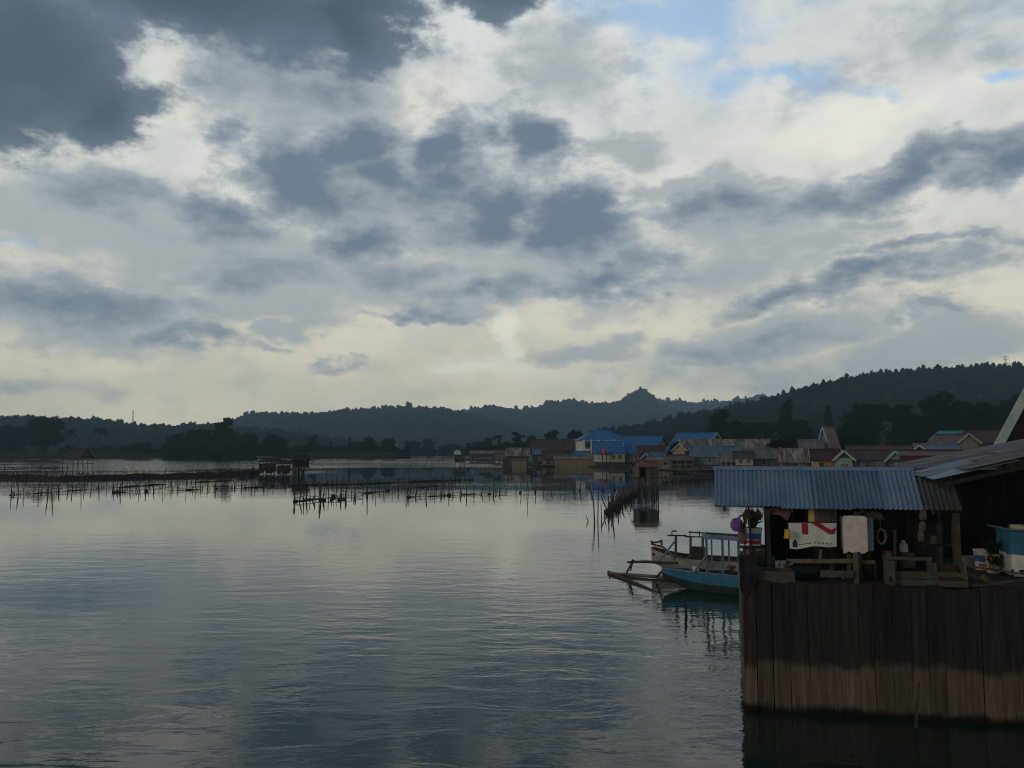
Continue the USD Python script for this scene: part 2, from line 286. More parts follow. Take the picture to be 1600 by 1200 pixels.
# ---------------------------------------------------------------- large structure: water, land, hills, haze
M_WATER = water_material()
single('water', MB().add([[-2700, -300, 0], [2700, -300, 0], [2700, 3000, 0], [-2700, 3000, 0]], [[0, 1, 2, 3]]), M_WATER, kind='structure')
M_GROUND = mat('shore_ground', (.055, .05, .03), .95, .4, .05, color2=(.03, .04, .016), bump=.3, bscale=1.0, coord='world')
M_HILL = mat('hill_slope_growth', (.022, .036, .014), .95, .4, .02, color2=(.04, .045, .02), bump=.5, bscale=.2, coord='world', spec=.0)
SHORE = [(-500, 716), (-100, 716), (0, 715.5), (120, 716), (262, 716.5), (400, 716.5), (480, 716), (560, 715.5), (640, 712.5), (700, 711.5), (760, 713), (785, 722), (800, 728.5), (865, 729), (950, 730), (1010, 733), (1080, 736), (1160, 738), (1250, 740), (1400, 742), (1600, 744), (2000, 746)]
def land():
    xs = np.arange(-500, 2001, 10.0); y0 = np.interp(xs, [p[0] for p in SHORE], [p[1] for p in SHORE])
    ks = [1.0, 1.004, 1.012, 1.04, 1.1, 1.25, 1.6, 2.5, 5.0, 10.0]; zs = [-.4, .25, .55, .8, 1.0, 1.1, 1.3, 1.6, 2.0, 2.0]
    P = np.zeros((len(ks), len(xs), 3))
    for j, (x, y) in enumerate(zip(xs, y0)):
        p = on(x, y, 0.0)[:2]; wob = 1 + .012 * (meshkit.fbm(np.array([x * .05, 1.0, 0.0]), 3) - .5)
        for i, k in enumerate(ks):
            q = p * k * wob; r = np.hypot(*q)
            if r > 2650: q *= 2650 / r
            P[i, j] = (q[0], q[1], zs[i])
    single('land', MB().grid(P[:, ::-1]), M_GROUND, kind='structure')
land()
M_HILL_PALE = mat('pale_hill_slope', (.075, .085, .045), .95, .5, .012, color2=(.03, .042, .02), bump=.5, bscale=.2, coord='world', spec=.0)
HILLS = []
def hill(name, sky_pts, Y, depth, m=M_HILL, seed=0, rough=.34, n=90, base=1.0, front=.55):
    """a wooded ridge whose crest runs through the given points at distance Y; slopes fall to the front and the back"""
    xs = np.linspace(sky_pts[0][0], sky_pts[-1][0], n); ys = np.interp(xs, [p[0] for p in sky_pts], [p[1] for p in sky_pts])
    ss = np.concatenate([np.linspace(-1, 0, 15), np.linspace(.15, 1, 6)]); P = np.zeros((len(ss), n, 3))
    for j in range(n):
        c = at(xs[j], ys[j], Y); hgt = max(c[2] - base, .5)
        for i, s in enumerate(ss):
            yy = Y + s * depth * (front if s < 0 else 1 - front); k = math.cos(min(abs(s), 1) * math.pi / 2) ** 1.25
            x = c[0] * yy / Y
            e = meshkit.fbm(np.array([x / (depth * .22), yy / (depth * .22), seed + .5]), 4, seed) - .5
            z = base + hgt * k * (1 + e * rough * 4 * (1 - k) ** .5 * (s < 0)) if abs(s) < 1 else -1
            P[i, j] = (x, yy, z)
    v, f = MB().grid(P[:, ::-1]).arr()
    single(name, (v, f), m, kind='structure', smooth=True); HILLS.append((P, Y, sky_pts))
    return P
H_LEFT = hill('hill', [(-420, 700), (-300, 672), (-150, 660), (0, 660), (40, 658), (100, 662), (140, 660), (170, 664), (200, 670), (260, 673), (330, 669), (400, 676), (470, 684), (560, 699)], 900, 520, seed=1)
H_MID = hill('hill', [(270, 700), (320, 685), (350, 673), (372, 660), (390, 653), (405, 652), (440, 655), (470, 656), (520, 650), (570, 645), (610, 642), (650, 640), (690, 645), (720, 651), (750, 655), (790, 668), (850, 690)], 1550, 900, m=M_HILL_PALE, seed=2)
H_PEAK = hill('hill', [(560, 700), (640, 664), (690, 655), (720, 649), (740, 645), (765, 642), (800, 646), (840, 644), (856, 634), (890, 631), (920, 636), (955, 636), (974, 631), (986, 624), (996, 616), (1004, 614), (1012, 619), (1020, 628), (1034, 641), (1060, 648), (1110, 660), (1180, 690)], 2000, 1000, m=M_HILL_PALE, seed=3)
H_BACK = hill('hill', [(900, 690), (980, 645), (1030, 632), (1050, 631), (1080, 634), (1130, 632), (1160, 628), (1190, 622), (1210, 626), (1300, 640), (1450, 690)], 2450, 900, seed=4)
H_RIGHT = hill('hill', [(880, 700), (940, 684), (1000, 676), (1060, 663), (1100, 652), (1150, 642), (1200, 632), (1250, 617), (1300, 607), (1350, 599), (1400, 595), (1450, 590), (1500, 587), (1560, 586), (1620, 582), (1750, 585), (1900, 600), (2200, 690)], 760, 560, seed=5, n=110)

# leafy crowns: leaf clumps spread through lobes, round a dark heart
def crown(seed, lobes, n, leaf, core=.62, droop=.0):
    """lobes: (x, y, z, rx, ry, rz)"""
    r = np.random.default_rng(seed); V, Fc, k = [], [], 0
    w = np.array([l[3] * l[4] * l[5] for l in lobes]) ** .67; w /= w.sum()
    for i in range(n):
        l = lobes[r.choice(len(lobes), p=w)]; d = r.normal(size=3); d /= np.linalg.norm(d)
        rad = r.uniform(.72, 1.08) ** .8 * (1 + .18 * math.sin(5 * d[0] + 3 * d[2] + seed)); c = np.array(l[:3]) + d * np.array(l[3:]) * rad
        nrm = d * .7 + r.normal(size=3) * .55; nrm /= np.linalg.norm(nrm); a = np.cross(nrm, r.normal(size=3)); a /= np.linalg.norm(a); b = np.cross(nrm, a)
        s1, s2 = leaf * r.uniform(.6, 1.3), leaf * r.uniform(.35, .8); q = [c - a * s1, c - b * s2 + nrm * s2 * .3, c + a * s1 * .9, c + b * s2 + nrm * s2 * .2]
        for o in q: o[2] -= droop * abs(r.normal())
        V += q; Fc += [[k, k + 1, k + 2], [k, k + 2, k + 3]]; k += 4
    mb = MB().add(V, Fc)
    for l in lobes:
        s = trimesh.creation.icosphere(2, 1.0); v = np.array(s.vertices); v = v * (1 + .35 * (meshkit.noise(v * 2.2 + seed, seed)[:, None] - .5)); mb.add(v * np.array(l[3:]) * core * 1.1 + np.array(l[:3]), s.faces)
    return mb
def trunk(h, r0, seed, lean=.1, limbs=4):
    g = np.random.default_rng(seed); mb = MB(); top = np.array([g.normal() * lean * h, g.normal() * lean * h, h]); mid = top * .5 + np.array([g.normal() * .05 * h, 0, 0])
    mb.path([(0, 0, -.6), (0, 0, 0), mid, top], [r0 * 1.25, r0, r0 * .75, r0 * .45], 7)
    for i in range(limbs):
        t = g.uniform(.5, .95); p = (mid + (top - mid) * (t * 2 - 1)) if t > .5 else mid * t * 2; a = g.uniform(0, 6.28)
        mb.bar(p, p + np.array([math.cos(a), math.sin(a), 1.0]) * h * g.uniform(.25, .42), r0 * .45, r0 * .12, 5)
    return mb
M_LEAF = leafmat('dark_foliage', (.012, .02, .007), (.028, .038, .013))
M_LEAF_Y = leafmat('yellow_green_foliage', (.02, .028, .009), (.048, .052, .02))
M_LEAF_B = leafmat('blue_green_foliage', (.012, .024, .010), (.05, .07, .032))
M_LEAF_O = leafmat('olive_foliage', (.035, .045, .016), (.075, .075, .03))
M_BARK = mat('tree_bark', (.06, .05, .04), .9, .4, 4, (1, 1, .3), bump=.4)
def lobes_round(seed, n=6, R=1.0, spread=.55, flat=.8):
    g = np.random.default_rng(seed); L = [(0, 0, 0, R * .72, R * .72, R * .66)]
    for i in range(n):
        a = i / n * 6.283 + g.uniform(-.4, .4); z = g.uniform(-.35, .55) * flat; k = g.uniform(.34, .52)
        L.append((math.cos(a) * spread * R, math.sin(a) * spread * R, z * R, k * R, k * R, k * R * .85))
    return L

def forest(name, P, protos, size, count, seed, rows=(0, 15), label=None, cat='forest', skyline=0, sky_scale=1.0):
    """crowns over a hill's face, as one mass"""
    g = np.random.default_rng(seed); m, n = P.shape[:2]; pos, sca, idx, rot = [], [], [], []
    def put(i, j, s, lift=None):
        i0, j0 = int(i), int(j); a, b = i - i0, j - j0
        p = (P[i0, j0] * (1 - a) * (1 - b) + P[min(i0 + 1, m - 1), j0] * a * (1 - b) + P[i0, min(j0 + 1, n - 1)] * (1 - a) * b + P[min(i0 + 1, m - 1), min(j0 + 1, n - 1)] * a * b)
        if p[2] < 1.2: return
        sx = s * g.uniform(.6, 1.25); pos.append((p[0], p[1], p[2] + sx * (lift if lift is not None else .25))); sca.append((sx, sx, sx * g.uniform(.75, 1.15))); idx.append(int(g.integers(len(protos)))); a = g.uniform(0, math.pi); rot.append((math.cos(a), 0, 0, math.sin(a)))
    for _ in range(count): put(g.uniform(rows[0], rows[1] - 1.01), g.uniform(0, n - 1.01), size)
    for k in range(skyline): put(14 - g.uniform(0, .4), (k + g.uniform(0, 1)) / skyline * (n - 1.02), size * sky_scale * g.choice([.4, .6, .85, 1.15], p=[.3, .35, .25, .1]), g.uniform(.1, .7))
    pi = UsdGeom.PointInstancer.Define(stage, numbered('/World', name)); base = str(pi.GetPath()); targets = []
    for q, (mb, mm) in enumerate(protos):
        t = usdkit.mesh(stage, f'{base}/crown' + (f'_{q:03d}' if q else ''), mb.arr(), mm); targets.append(t.GetPath())
    pi.CreatePrototypesRel().SetTargets(targets); pi.CreatePositionsAttr(Vt.Vec3fArray([Gf.Vec3f(*map(float, p)) for p in pos])); pi.CreateScalesAttr(Vt.Vec3fArray([Gf.Vec3f(*map(float, p)) for p in sca]))
    pi.CreateProtoIndicesAttr(Vt.IntArray(idx)); pi.CreateOrientationsAttr(Vt.QuathArray([Gf.Quath(*map(float, q)) for q in rot]))
    tag(pi.GetPrim(), label, cat, kind='stuff')
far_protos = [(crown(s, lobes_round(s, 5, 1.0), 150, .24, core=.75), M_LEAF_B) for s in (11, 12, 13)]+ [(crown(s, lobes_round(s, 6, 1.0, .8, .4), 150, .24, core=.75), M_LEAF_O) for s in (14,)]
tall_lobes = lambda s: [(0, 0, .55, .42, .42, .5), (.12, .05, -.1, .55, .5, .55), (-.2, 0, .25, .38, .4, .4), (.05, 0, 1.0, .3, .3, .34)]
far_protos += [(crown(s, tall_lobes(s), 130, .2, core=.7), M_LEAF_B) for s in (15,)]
near_protos = [(crown(25, tall_lobes(25), 480, .12, core=.62), M_LEAF)] + [(crown(s, lobes_round(s, 7, 1.0), 620, .13, core=.66), (M_LEAF, M_LEAF_B)[s % 2]) for s in (21, 22, 23)] + [(crown(24, lobes_round(24, 8, 1.0, .8, .5), 520, .13, core=.66), M_LEAF_O)]
forest('hill_forest', H_LEFT, far_protos, 4.6, 3600, 31, label='dusky blue-green woods on the low hill behind the left shore', skyline=230)
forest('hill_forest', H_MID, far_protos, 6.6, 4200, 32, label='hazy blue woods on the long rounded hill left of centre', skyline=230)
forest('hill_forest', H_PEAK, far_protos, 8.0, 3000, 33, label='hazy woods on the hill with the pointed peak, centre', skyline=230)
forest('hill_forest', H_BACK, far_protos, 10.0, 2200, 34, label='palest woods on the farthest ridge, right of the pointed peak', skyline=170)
forest('hill_forest', H_RIGHT, near_protos, 4.8, 9000, 35, label='near-black woods on the big hill rising to the right edge', skyline=330)

def haze(density=2.5e-4):
    v, f = MB().box((0, 1325, 117.0), (5600, 3450, 236)).arr()
    m = usdkit.material(stage, '/World/Looks/evening_haze', {'v': ('principled_volume', {'color': (.50, .76, 1.0), 'density': density, 'anisotropy': .2})}, [], volume='v.volume')
    prim = usdkit.mesh(stage, '/World/haze', (v, f), m).GetPrim(); tag(prim, 'thin bluish evening haze over the lagoon and hills', 'haze', kind='stuff')
haze()

# ---------------------------------------------------------------- trees that can be told apart (each a trunk and a crown)
KINDS = {}
def kind_of_tree(kind):
    if kind in KINDS: return KINDS[kind]
    path = f'/World/{kind}_tree_kind'; stage.CreateClassPrim(path); H = 10.0; s = sum(map(ord, kind))
    def part(n, mb, m): usdkit.mesh(stage, f'{path}/{n}', mb.arr(), m)
    if kind == 'palm':
        tr = MB().path([(0, 0, -.5), (.2, 0, 2.5), (.55, .1, 5.2), (.7, .1, 8.0)], [.24, .18, .15, .13], 7); part('trunk', tr, M_BARK)
        fr = MB(); g = np.random.default_rng(3); c = np.array([.7, .1, 8.0])
        for i in range(17):
            a, up = i * 2.4, g.uniform(-.25, 1.0); L = g.uniform(2.4, 3.1); pts = []
            for t in np.linspace(0, 1, 7):
                r = L * t * math.cos(up * .6); pts.append(c + np.array([math.cos(a) * r, math.sin(a) * r, L * (math.sin(up) * t - .95 * t * t + .1)]))
            side = np.array([-math.sin(a), math.cos(a), 0])
            for q in range(6):
                w0, w1 = .42 * math.sin(math.pi * min(q / 6 + .12, 1)), .42 * math.sin(math.pi * ((q + 1) / 6 + .12) if q < 5 else math.pi)
                for sg in (-1, 1):
                    k = pts[q] * .5 + pts[q + 1] * .5
                    fr.add([pts[q], pts[q + 1], pts[q + 1] + side * sg * max(w1, .05) - np.array([0, 0, .35 * w1]), pts[q] * .6 + pts[q + 1] * .4 + side * sg * w0 - np.array([0, 0, .35 * w0])], [[0, 1, 2, 3]])
        part('crown', fr, M_LEAF)
    elif kind == 'conifer':
        part('trunk', trunk(9.0, .18, s, .02, 0), M_BARK)
        part('crown', crown(s, [(0, 0, 2.2 + i * 1.15, 1.5 - i * .2, 1.5 - i * .2, .9) for i in range(7)], 900, .42, core=.55), M_LEAF)
    elif kind == 'feathery':
        part('trunk', trunk(7.4, .22, s, .02, 0), M_BARK)
        g = np.random.default_rng(8); L = [(0, 0, 3.0, 2.6, 2.4, 2.4)] + [(g.uniform(-2.2, 2.2), g.uniform(-1.5, 1.5), 4.6 + i * .62, g.uniform(1.3, 2.3) * (1 - i * .07), 1.1, .5) for i in range(9)]
        part('crown', crown(s, L, 1500, .4, core=.4, droop=.15), M_LEAF)
    elif kind == 'bushy':
        part('trunk', trunk(4.0, .3, s, .1, 6), M_BARK)
        g = np.random.default_rng(9); L = [(0, 0, 4.2, 5.2, 4.2, 4.2)] + [(4.6 * math.cos(a), 3.4 * math.sin(a), g.uniform(2.2, 6.8), g.uniform(1.9, 2.9), 2.2, g.uniform(1.6, 2.4)) for a in np.linspace(0, 6.28, 9)[:-1]] + [(g.uniform(-2.5, 2.5), 0, g.uniform(7.4, 8.6), 1.5, 1.5, 1.3) for _ in range(4)]
        part('crown', crown(s, L, 3200, .42, core=.66), M_LEAF_Y)
    elif kind == 'spreading':
        part('trunk', trunk(7.0, .35, s, .05, 7), M_BARK)
        g = np.random.default_rng(10); L = [(g.uniform(-4.5, 4.5), g.uniform(-3, 3), 7.2 + g.uniform(-.6, 1.8), g.uniform(1.5, 2.6), g.uniform(1.5, 2.2), g.uniform(.55, .9)) for _ in range(13)]
        part('crown', crown(s, L, 2400, .36, core=.6), M_LEAF)
    elif kind == 'tall':
        part('trunk', trunk(8.5, .24, s, .05, 6), M_BARK)
        g = np.random.default_rng(11); L = [(g.uniform(-1.2, 1.2), g.uniform(-1.2, 1.2), 3.6 + i * .62, g.uniform(1.0, 2.0) * (1.15 - abs(i - 4) * .09), 1.4, 1.0) for i in range(10)]
        part('crown', crown(s, L, 1700, .36, core=.6), M_LEAF)
    else:                                                   # round
        part('trunk', trunk(5.5, .34, s, .05, 6), M_BARK)
        g = np.random.default_rng(12); L = [(0, 0, 5.4, 3.2, 3.0, 3.6)] + [(2.6 * math.cos(a), 2.4 * math.sin(a), 5.6 + g.uniform(-2.0, 2.2), g.uniform(1.5, 2.1), 1.7, g.uniform(1.3, 1.9)) for a in np.linspace(0, 6.28, 9)[:-1]] + [(g.uniform(-1, 1), 0, 8.3, 1.6, 1.5, 1.3)]
        part('crown', crown(s, L, 2600, .36, core=.7), M_LEAF)
    KINDS[kind] = path; return path
WIDE = dict(palm=6.0, conifer=3.0, feathery=6.5, bushy=12.5, spreading=11.5, tall=5.0, round=9.0)
TREES = [  # kind, x, top, foot, width (pixels), distance, label
 ('round', 12, 662, 716, 64, 425, 'dark tree cut by the left edge of the picture, on the far shore'),
 ('round', 67, 647, 715, 60, 412, 'largest round-topped dark tree on the left far shore'),
 ('palm', 113, 669, 714, 30, 405, 'palm right beside the largest round tree on the left shore'),
 ('palm', 152, 667, 714, 34, 400, 'palm standing alone on the left shore, right of the other palm'),
 ('round', 222, 690, 714, 34, 400, 'low dark tree on the left shore left of the big bush clump'),
 ('bushy', 303, 668, 717, 84, 385, 'wide yellow-green bushy tree, left half of the big clump on the shore'),
 ('bushy', 350, 672, 717, 78, 378, 'wide bushy tree, right half of the big clump on the shore'),
 ('feathery', 346, 651, 716, 52, 388, 'feathery layered tree sticking up out of the big bush clump'),
 ('round', 388, 675, 716, 34, 392, 'small dark round tree touching the right end of the big clump'),
 ('round', 428, 677, 717, 46, 396, 'round dark tree behind the long dark fishing shed'),
 ('tall', 487, 681, 715, 17, 420, 'slender small tree with a ball crown, right of the long shed'),
 ('bushy', 470, 694, 715, 26, 422, 'low bush at the foot of the slender ball-crowned tree'),
 ('conifer', 546, 682, 713, 11, 430, 'thin pointed conifer in the hedge on the far shore'),
 ('round', 576, 681, 714, 34, 425, 'dark round tree left of the small white building on the shore'),
 ('round', 606, 683, 714, 28, 425, 'dark round tree right of the small white building on the shore'),
 ('round', 645, 687, 711, 30, 560, 'tree above the tiny white shore houses, first from the left'),
 ('tall', 669, 685, 711, 24, 565, 'taller tree above the tiny white shore houses, second from the left'),
 ('bushy', 702, 692, 711, 38, 570, 'low tree behind the tiny shore houses, below the hill gap'),
 ('round', 744, 689, 711, 28, 520, 'round tree at the left end of the palm row by the village'),
 ('palm', 761, 682, 711, 24, 430, 'palm at the left end of the village palm row'),
 ('palm', 781, 678, 711, 28, 410, 'tallest palm left of the village shacks'),
 ('feathery', 812, 674, 711, 30, 385, 'ragged tree behind the grey-striped shack roofs'),
 ('round', 831, 679, 708, 24, 380, 'rounded tree right of the ragged tree behind the shacks'),
 ('tall', 860, 672, 706, 28, 360, 'tall ragged tree behind the flat blue-grey roof'),
 ('round', 898, 669, 705, 26, 330, 'round dark tree left of the two-storey house'),
 ('bushy', 1056, 688, 712, 26, 185, 'dark bush between the two large blue roofs'),
 ('round', 1008, 684, 706, 22, 240, 'small tree behind the grey gable end of the wide blue-roofed house'),
 ('spreading', 1222, 686, 716, 44, 170, 'small spreading tree over the right end of the rust-striped roof'),
 ('bushy', 1405, 682, 712, 60, 180, 'dark bushy tree behind the low rusty row roof'),
 ('round', 1330, 676, 712, 50, 190, 'dark tree right against the red A-frame roof'),
 ('tall', 1122, 640, 704, 40, 300, 'tall dark tree right of the large blue gable roof'),
 ('round', 1152, 654, 704, 54, 290, 'round dark tree behind the long rust-striped roof'),
 ('spreading', 1190, 660, 704, 60, 280, 'low spreading tree over the right end of the rust-striped roof'),
 ('tall', 1229, 624, 704, 26, 310, 'thinnest tall tree against the dark hill, left of the A-frame house'),
 ('round', 1250, 652, 704, 50, 295, 'dark tree left of the steep A-frame house'),
 ('conifer', 1295, 632, 700, 26, 320, 'pointed tree behind the steep A-frame house'),
 ('round', 1345, 650, 704, 66, 250, 'dark leafy tree right of the red A-frame roof'),
 ('spreading', 1372, 631, 700, 96, 280, 'flat-topped spreading tree above the brown trimmed gable'),
 ('round', 1420, 640, 704, 60, 270, 'dark tree left of the turquoise-roofed yellow house'),
 ('tall', 1462, 612, 704, 60, 260, 'tall dark tree behind the turquoise-roofed yellow house'),
 ('round', 1510, 622, 704, 84, 255, 'big dark tree behind the brown roof with cream trim'),
 ('tall', 1556, 628, 704, 60, 250, 'tall dark tree beside the pale gable board'),
 ('round', 1600, 610, 704, 80, 260, 'dark tree cut by the right edge behind the pale gable board'),
 ('tall', 1571, 570, 604, 18, 745, 'tallest ridge tree below the pylon at the top of the dark hill'),
 ('tall', 1592, 566, 604, 22, 742, 'ridge tree nearest the right edge on top of the dark hill'),
 ('round', 1543, 576, 600, 20, 748, 'small ridge tree just left of the pylon'),
]
for kind, x, top, foot, wpx, Y, label in TREES:
    p, q = at(x, foot, Y), at(x, top, Y); z0 = min(max(p[2], .5), 1.2) if foot > 690 else p[2]; h = (q[2] - z0) / {'palm': 9.0, 'bushy': 10.2, 'spreading': 9.4, 'round': 10.2, 'conifer': 10.0, 'feathery': 10.2, 'tall': 10.2}[kind]; w = wpx / F * Y / WIDE[kind]
    copy_of(kind_of_tree(kind), {'palm': 'palm_tree', 'conifer': 'conifer_tree'}.get(kind, 'shore_tree' if Y < 700 else 'ridge_tree'), label, 'palm' if kind == 'palm' else 'tree', (p[0], p[1], z0), (x * 1.7) % 6.28 if kind not in ('bushy', 'spreading') else 0.0, (w, w, h))

# hedge and reeds that nobody could count
def thicket(name, spans, m, label, cat, seed, leaf):
    g = np.random.default_rng(seed); V, Fc, k = [], [], 0
    for x0, x1, top, foot, Y, n in spans:
        for _ in range(n):
            x = g.uniform(x0, x1); yy = Y * g.uniform(.985, 1.03); b = at(x, foot, yy); t = at(x, top, yy); h = (t[2] - max(b[2], .3)); z = max(b[2], .2) + h * g.uniform(0, 1) * (.7 + .3 * math.sin(x * .17 + seed) * math.sin(x * .043))
            if m is M_REED:
                w = g.uniform(.06, .14); hh = h * g.uniform(.55, 1.05); a = g.uniform(-.25, .25); V += [(b[0] - w, yy, .1), (b[0] + w, yy, .1), (b[0] + a * hh, yy + g.uniform(-.2, .2), .3 + hh)]; Fc += [[k, k + 1, k + 2]]; k += 3
            else:
                c = np.array([b[0], yy, z]); u = g.normal(size=3); u /= np.linalg.norm(u); v = np.cross(u, g.normal(size=3)); s = leaf * g.uniform(.5, 1.3)
                V += [c - u * s, c + u * s, c + v * s]; Fc += [[k, k + 1, k + 2]]; k += 3
    single(name, MB().add(V, np.array(Fc)), m, label, cat, kind='stuff')
M_REED = mat('dry_reed', (.05, .04, .026), .9, .4, .3, color2=(.03, .027, .016))
thicket('shore_hedge', [(0, 40, 690, 714, 428, 900), (95, 265, 697, 714, 418, 2600), (255, 400, 695, 716, 392, 1600), (400, 480, 697, 715, 430, 1300), (495, 640, 694, 714, 435, 2800), (620, 790, 697, 711, 560, 2400), (730, 900, 690, 708, 400, 2200), (880, 920, 690, 706, 320, 500), (1080, 1300, 672, 704, 320, 2600), (1300, 1620, 655, 704, 300, 5200)], M_LEAF, 'dark scrub and hedge along the far shore behind the water', 'scrub', 5, 1.3)
thicket('reed_bed', [(-60, 262, 704, 717, 401, 5200), (430, 620, 705, 716.5, 402, 3000)], M_REED, 'brownish reed belt at the water line of the far left shore', 'reeds', 6, .5)

# ---------------------------------------------------------------- masts on the hills
M_STEEL = mat('grey_steel', (.16, .17, .18), .5, .2, 3, metal=.6)
def lattice(name, label, cat, x, top, foot, Y, w0, w1, arms=()):
    b, t = at(x, foot, Y), at(x, top, Y); T = Thing(name, label, cat, b); n = 8; H = t[2] - b[2]
    for sx, sy in ((-1, -1), (1, -1), (1, 1), (-1, 1)):
        T.put('leg', MB().bar(b + [sx * w0, sy * w0, -3], [b[0] + sx * w1, b[1] + sy * w1, t[2]], .09 * w0 + .08, .07, 4), M_STEEL)
    br = MB(); C = [(-1, -1), (1, -1), (1, 1), (-1, 1)]
    for i in range(n):
        a0, a1 = i / n, (i + 1) / n; u0, u1 = w0 + (w1 - w0) * a0, w0 + (w1 - w0) * a1
        for k in range(4):
            c0, c1 = C[k], C[(k + 1) % 4]; br.bar(b + [c0[0] * u0, c0[1] * u0, H * a0], b + [c1[0] * u1, c1[1] * u1, H * a1], .07, .07, 3)
    T.put('bracing', br, M_STEEL)
    for z, L in arms: T.put('cross_arm', MB().bar(b + [-L, 0, H * z], b + [0, 0, H * (z + .04)], .12, .2, 4).bar(b + [L, 0, H * z], b + [0, 0, H * (z + .04)], .12, .2, 4), M_STEEL)
lattice('radio_mast', 'thin radio mast rising over the low left hill', 'mast', 207, 640, 672, 905, .9, .35)
lattice('power_pylon', 'steel power pylon at the top right on the dark hill', 'pylon', 1573, 557, 600, 770, 2.2, .5, [(.72, 5.5), (.86, 4.5), (.97, 3.5)])
T = Thing('lookout_tower', 'tiny white post-like tower on the crest of the dark hill', 'tower', at(1366, 600, 765)); b = T.loc
M_CREAM = mat('cream_paint', (.62, .56, .42), .7, .25, 1.2, color2=(.42, .38, .28), dirt=((.2, .17, .13), .6, .5, .6))
M_WHITE = mat('white_paint', (.72, .72, .70), .65, .2, 1.5, color2=(.5, .5, .48))
T.put('shaft', MB().box(b + [0, 0, 2], (1.3, 1.3, 9), ch=.1), M_WHITE); T.put('cabin', MB().box(b + [0, 0, 7.2], (2.4, 2.4, 1.6), ch=.15), M_CREAM)

# ---------------------------------------------------------------- stake fences of the fish pens
M_STAKE = mat('weathered_stake', (.075, .062, .048), .9, .45, 3, (1, 1, .3), rnd=.35, bump=.3, bscale=12)
M_NET = mat('dark_net', (.035, .034, .03), .95, .3, 4)
def stake_fence(label, line, spacing, hts, seed, tall=.12, rail=.5, brush=0, group=None, rad=.055, lean=.065, cat='fish fence', brush_h=.7, name='stake_fence', litter=.0):
    g = np.random.default_rng(seed); P = [on(x, y, 0.0) for x, y in line]; T = Thing(name, label, cat, P[0]); n_posts = 0; V = MB(); nv = 0; lit = MB(); nl = 0
    for a, b in zip(P[:-1], P[1:]):
        L = np.linalg.norm(b - a); n = max(int(L / spacing), 1)
        for i in range(n):
            p = a + (b - a) * ((i + g.uniform(-.35, .35)) / n); h = g.uniform(*hts) * (g.uniform(1.3, 1.75) if g.random() < tall * .6 else .85); k = g.normal(0, lean, 2) * (2.6 if g.random() < .12 else 1)
            top = p + [k[0] * h, k[1] * h, h]; mid = (p + top) / 2 + [g.normal(0, .03), g.normal(0, .03), 0]; r = rad * g.uniform(.6, 1.25)
            if n_posts < 290: T.put('stake', MB().path([p - [k[0] * .8, k[1] * .8, .8], mid, top], [r, r * .9, r * .7], 5), M_STAKE)
            n_posts += 1
            if g.random() < litter:
                lit.box(p + [g.normal(0, .1), g.normal(0, .1), g.uniform(.02, .12)], (g.uniform(.15, .45), g.uniform(.1, .3), g.uniform(.1, .35)), ch=.05); nl += 1
        if rail:
            q = [a + (b - a) * t + [0, 0, rail + g.normal(0, .09)] for t in np.linspace(0, 1, max(int(L / 1.7), 2) + 1)]
            T.put('rail', MB().path(q, .022, 4), M_STAKE)
        if brush:
            for i in range(int(L * brush)):
                p = a + (b - a) * g.random(); h = brush_h * g.uniform(.4, 1.1); k = g.normal(0, .12, 2); V.bar(p - [0, 0, .15], p + [k[0], k[1], h], .03, .02, 3, caps=False); nv += 1
            nb = MB(); m = max(int(L / 1.5), 2); t = np.linspace(0, 1, m); gr = np.array([[a + (b - a) * u + [0, 0, z * brush_h * ((.35 + .5 * meshkit.noise(np.array([u * L * .8, seed + .5, 0.]))) if brush_h > 1 else max(0.0, .9 * meshkit.noise(np.array([u * L * .9, seed + .5, 0.])) - .28))] for u in t] for z in (0.0, .5, 1.0)]); gr[0, :, 2] = -.2
            T.put('net_panel', nb.grid(gr), M_NET)
    if nv: T.put('brushwood', V, M_STAKE, kind='stuff')
    if nl: T.put('snagged_weed', lit, M_NET, kind='stuff')
    return T
stake_fence('long stake fence slanting up from the left foreground corner of the pens', [(14, 774), (125, 766), (250, 757.5), (390, 749)], .95, (1.0, 1.7), 41, brush=6, rail=.35, brush_h=.5)
stake_fence('low fence of small stakes in front of the long left fence, towards the middle', [(175, 770), (290, 766), (400, 762), (487, 758), (560, 757)], .8, (.6, 1.35), 42, brush=6.0, brush_h=.55, rail=.3, litter=.25)
stake_fence('dense dark brush fence along the back of the left pens', [(-40, 749), (100, 751), (235, 748), (330, 745), (405, 741)], 1.1, (1.3, 1.8), 43, brush=14, brush_h=1.3, tall=.2)
stake_fence('low far brush fence reaching the left stilt hut from the left edge', [(-40, 734), (40, 733), (92, 732)], 1.8, (.9, 1.4), 44, brush=6, brush_h=.7, tall=.1)
stake_fence('farthest thin stake line left of the stilt hut', [(-30, 727), (60, 725), (92, 724)], 2.4, (1.2, 1.9), 45, rail=.8, tall=.05)
stake_fence('slanting stake row with tall poles, back edge of the middle pen', [(487, 758), (560, 757), (650, 753), (740, 750)], .9, (.8, 1.7), 46, brush=5, brush_h=.6, tall=.2, litter=.2)
stake_fence('stake row from the near left corner of the middle pen going back to the right', [(460, 784), (565, 772), (650, 762), (712, 757)], .8, (.7, 1.5), 47, tall=.22, rail=.25, litter=.3, brush=.8, brush_h=.3)
stake_fence('near short stake row at the front left corner of the middle pen', [(460, 784), (510, 782), (566, 780)], .62, (.5, 1.7), 48, tall=.25, rail=.12, litter=.4)
stake_fence('bow-shaped low net fence with stakes at the front of the middle pen', [(640, 777), (668, 776), (720, 773.5), (792, 771)], .75, (.6, 1.3), 49, tall=.22, rail=.2, brush=3.0, brush_h=.42, litter=.3)
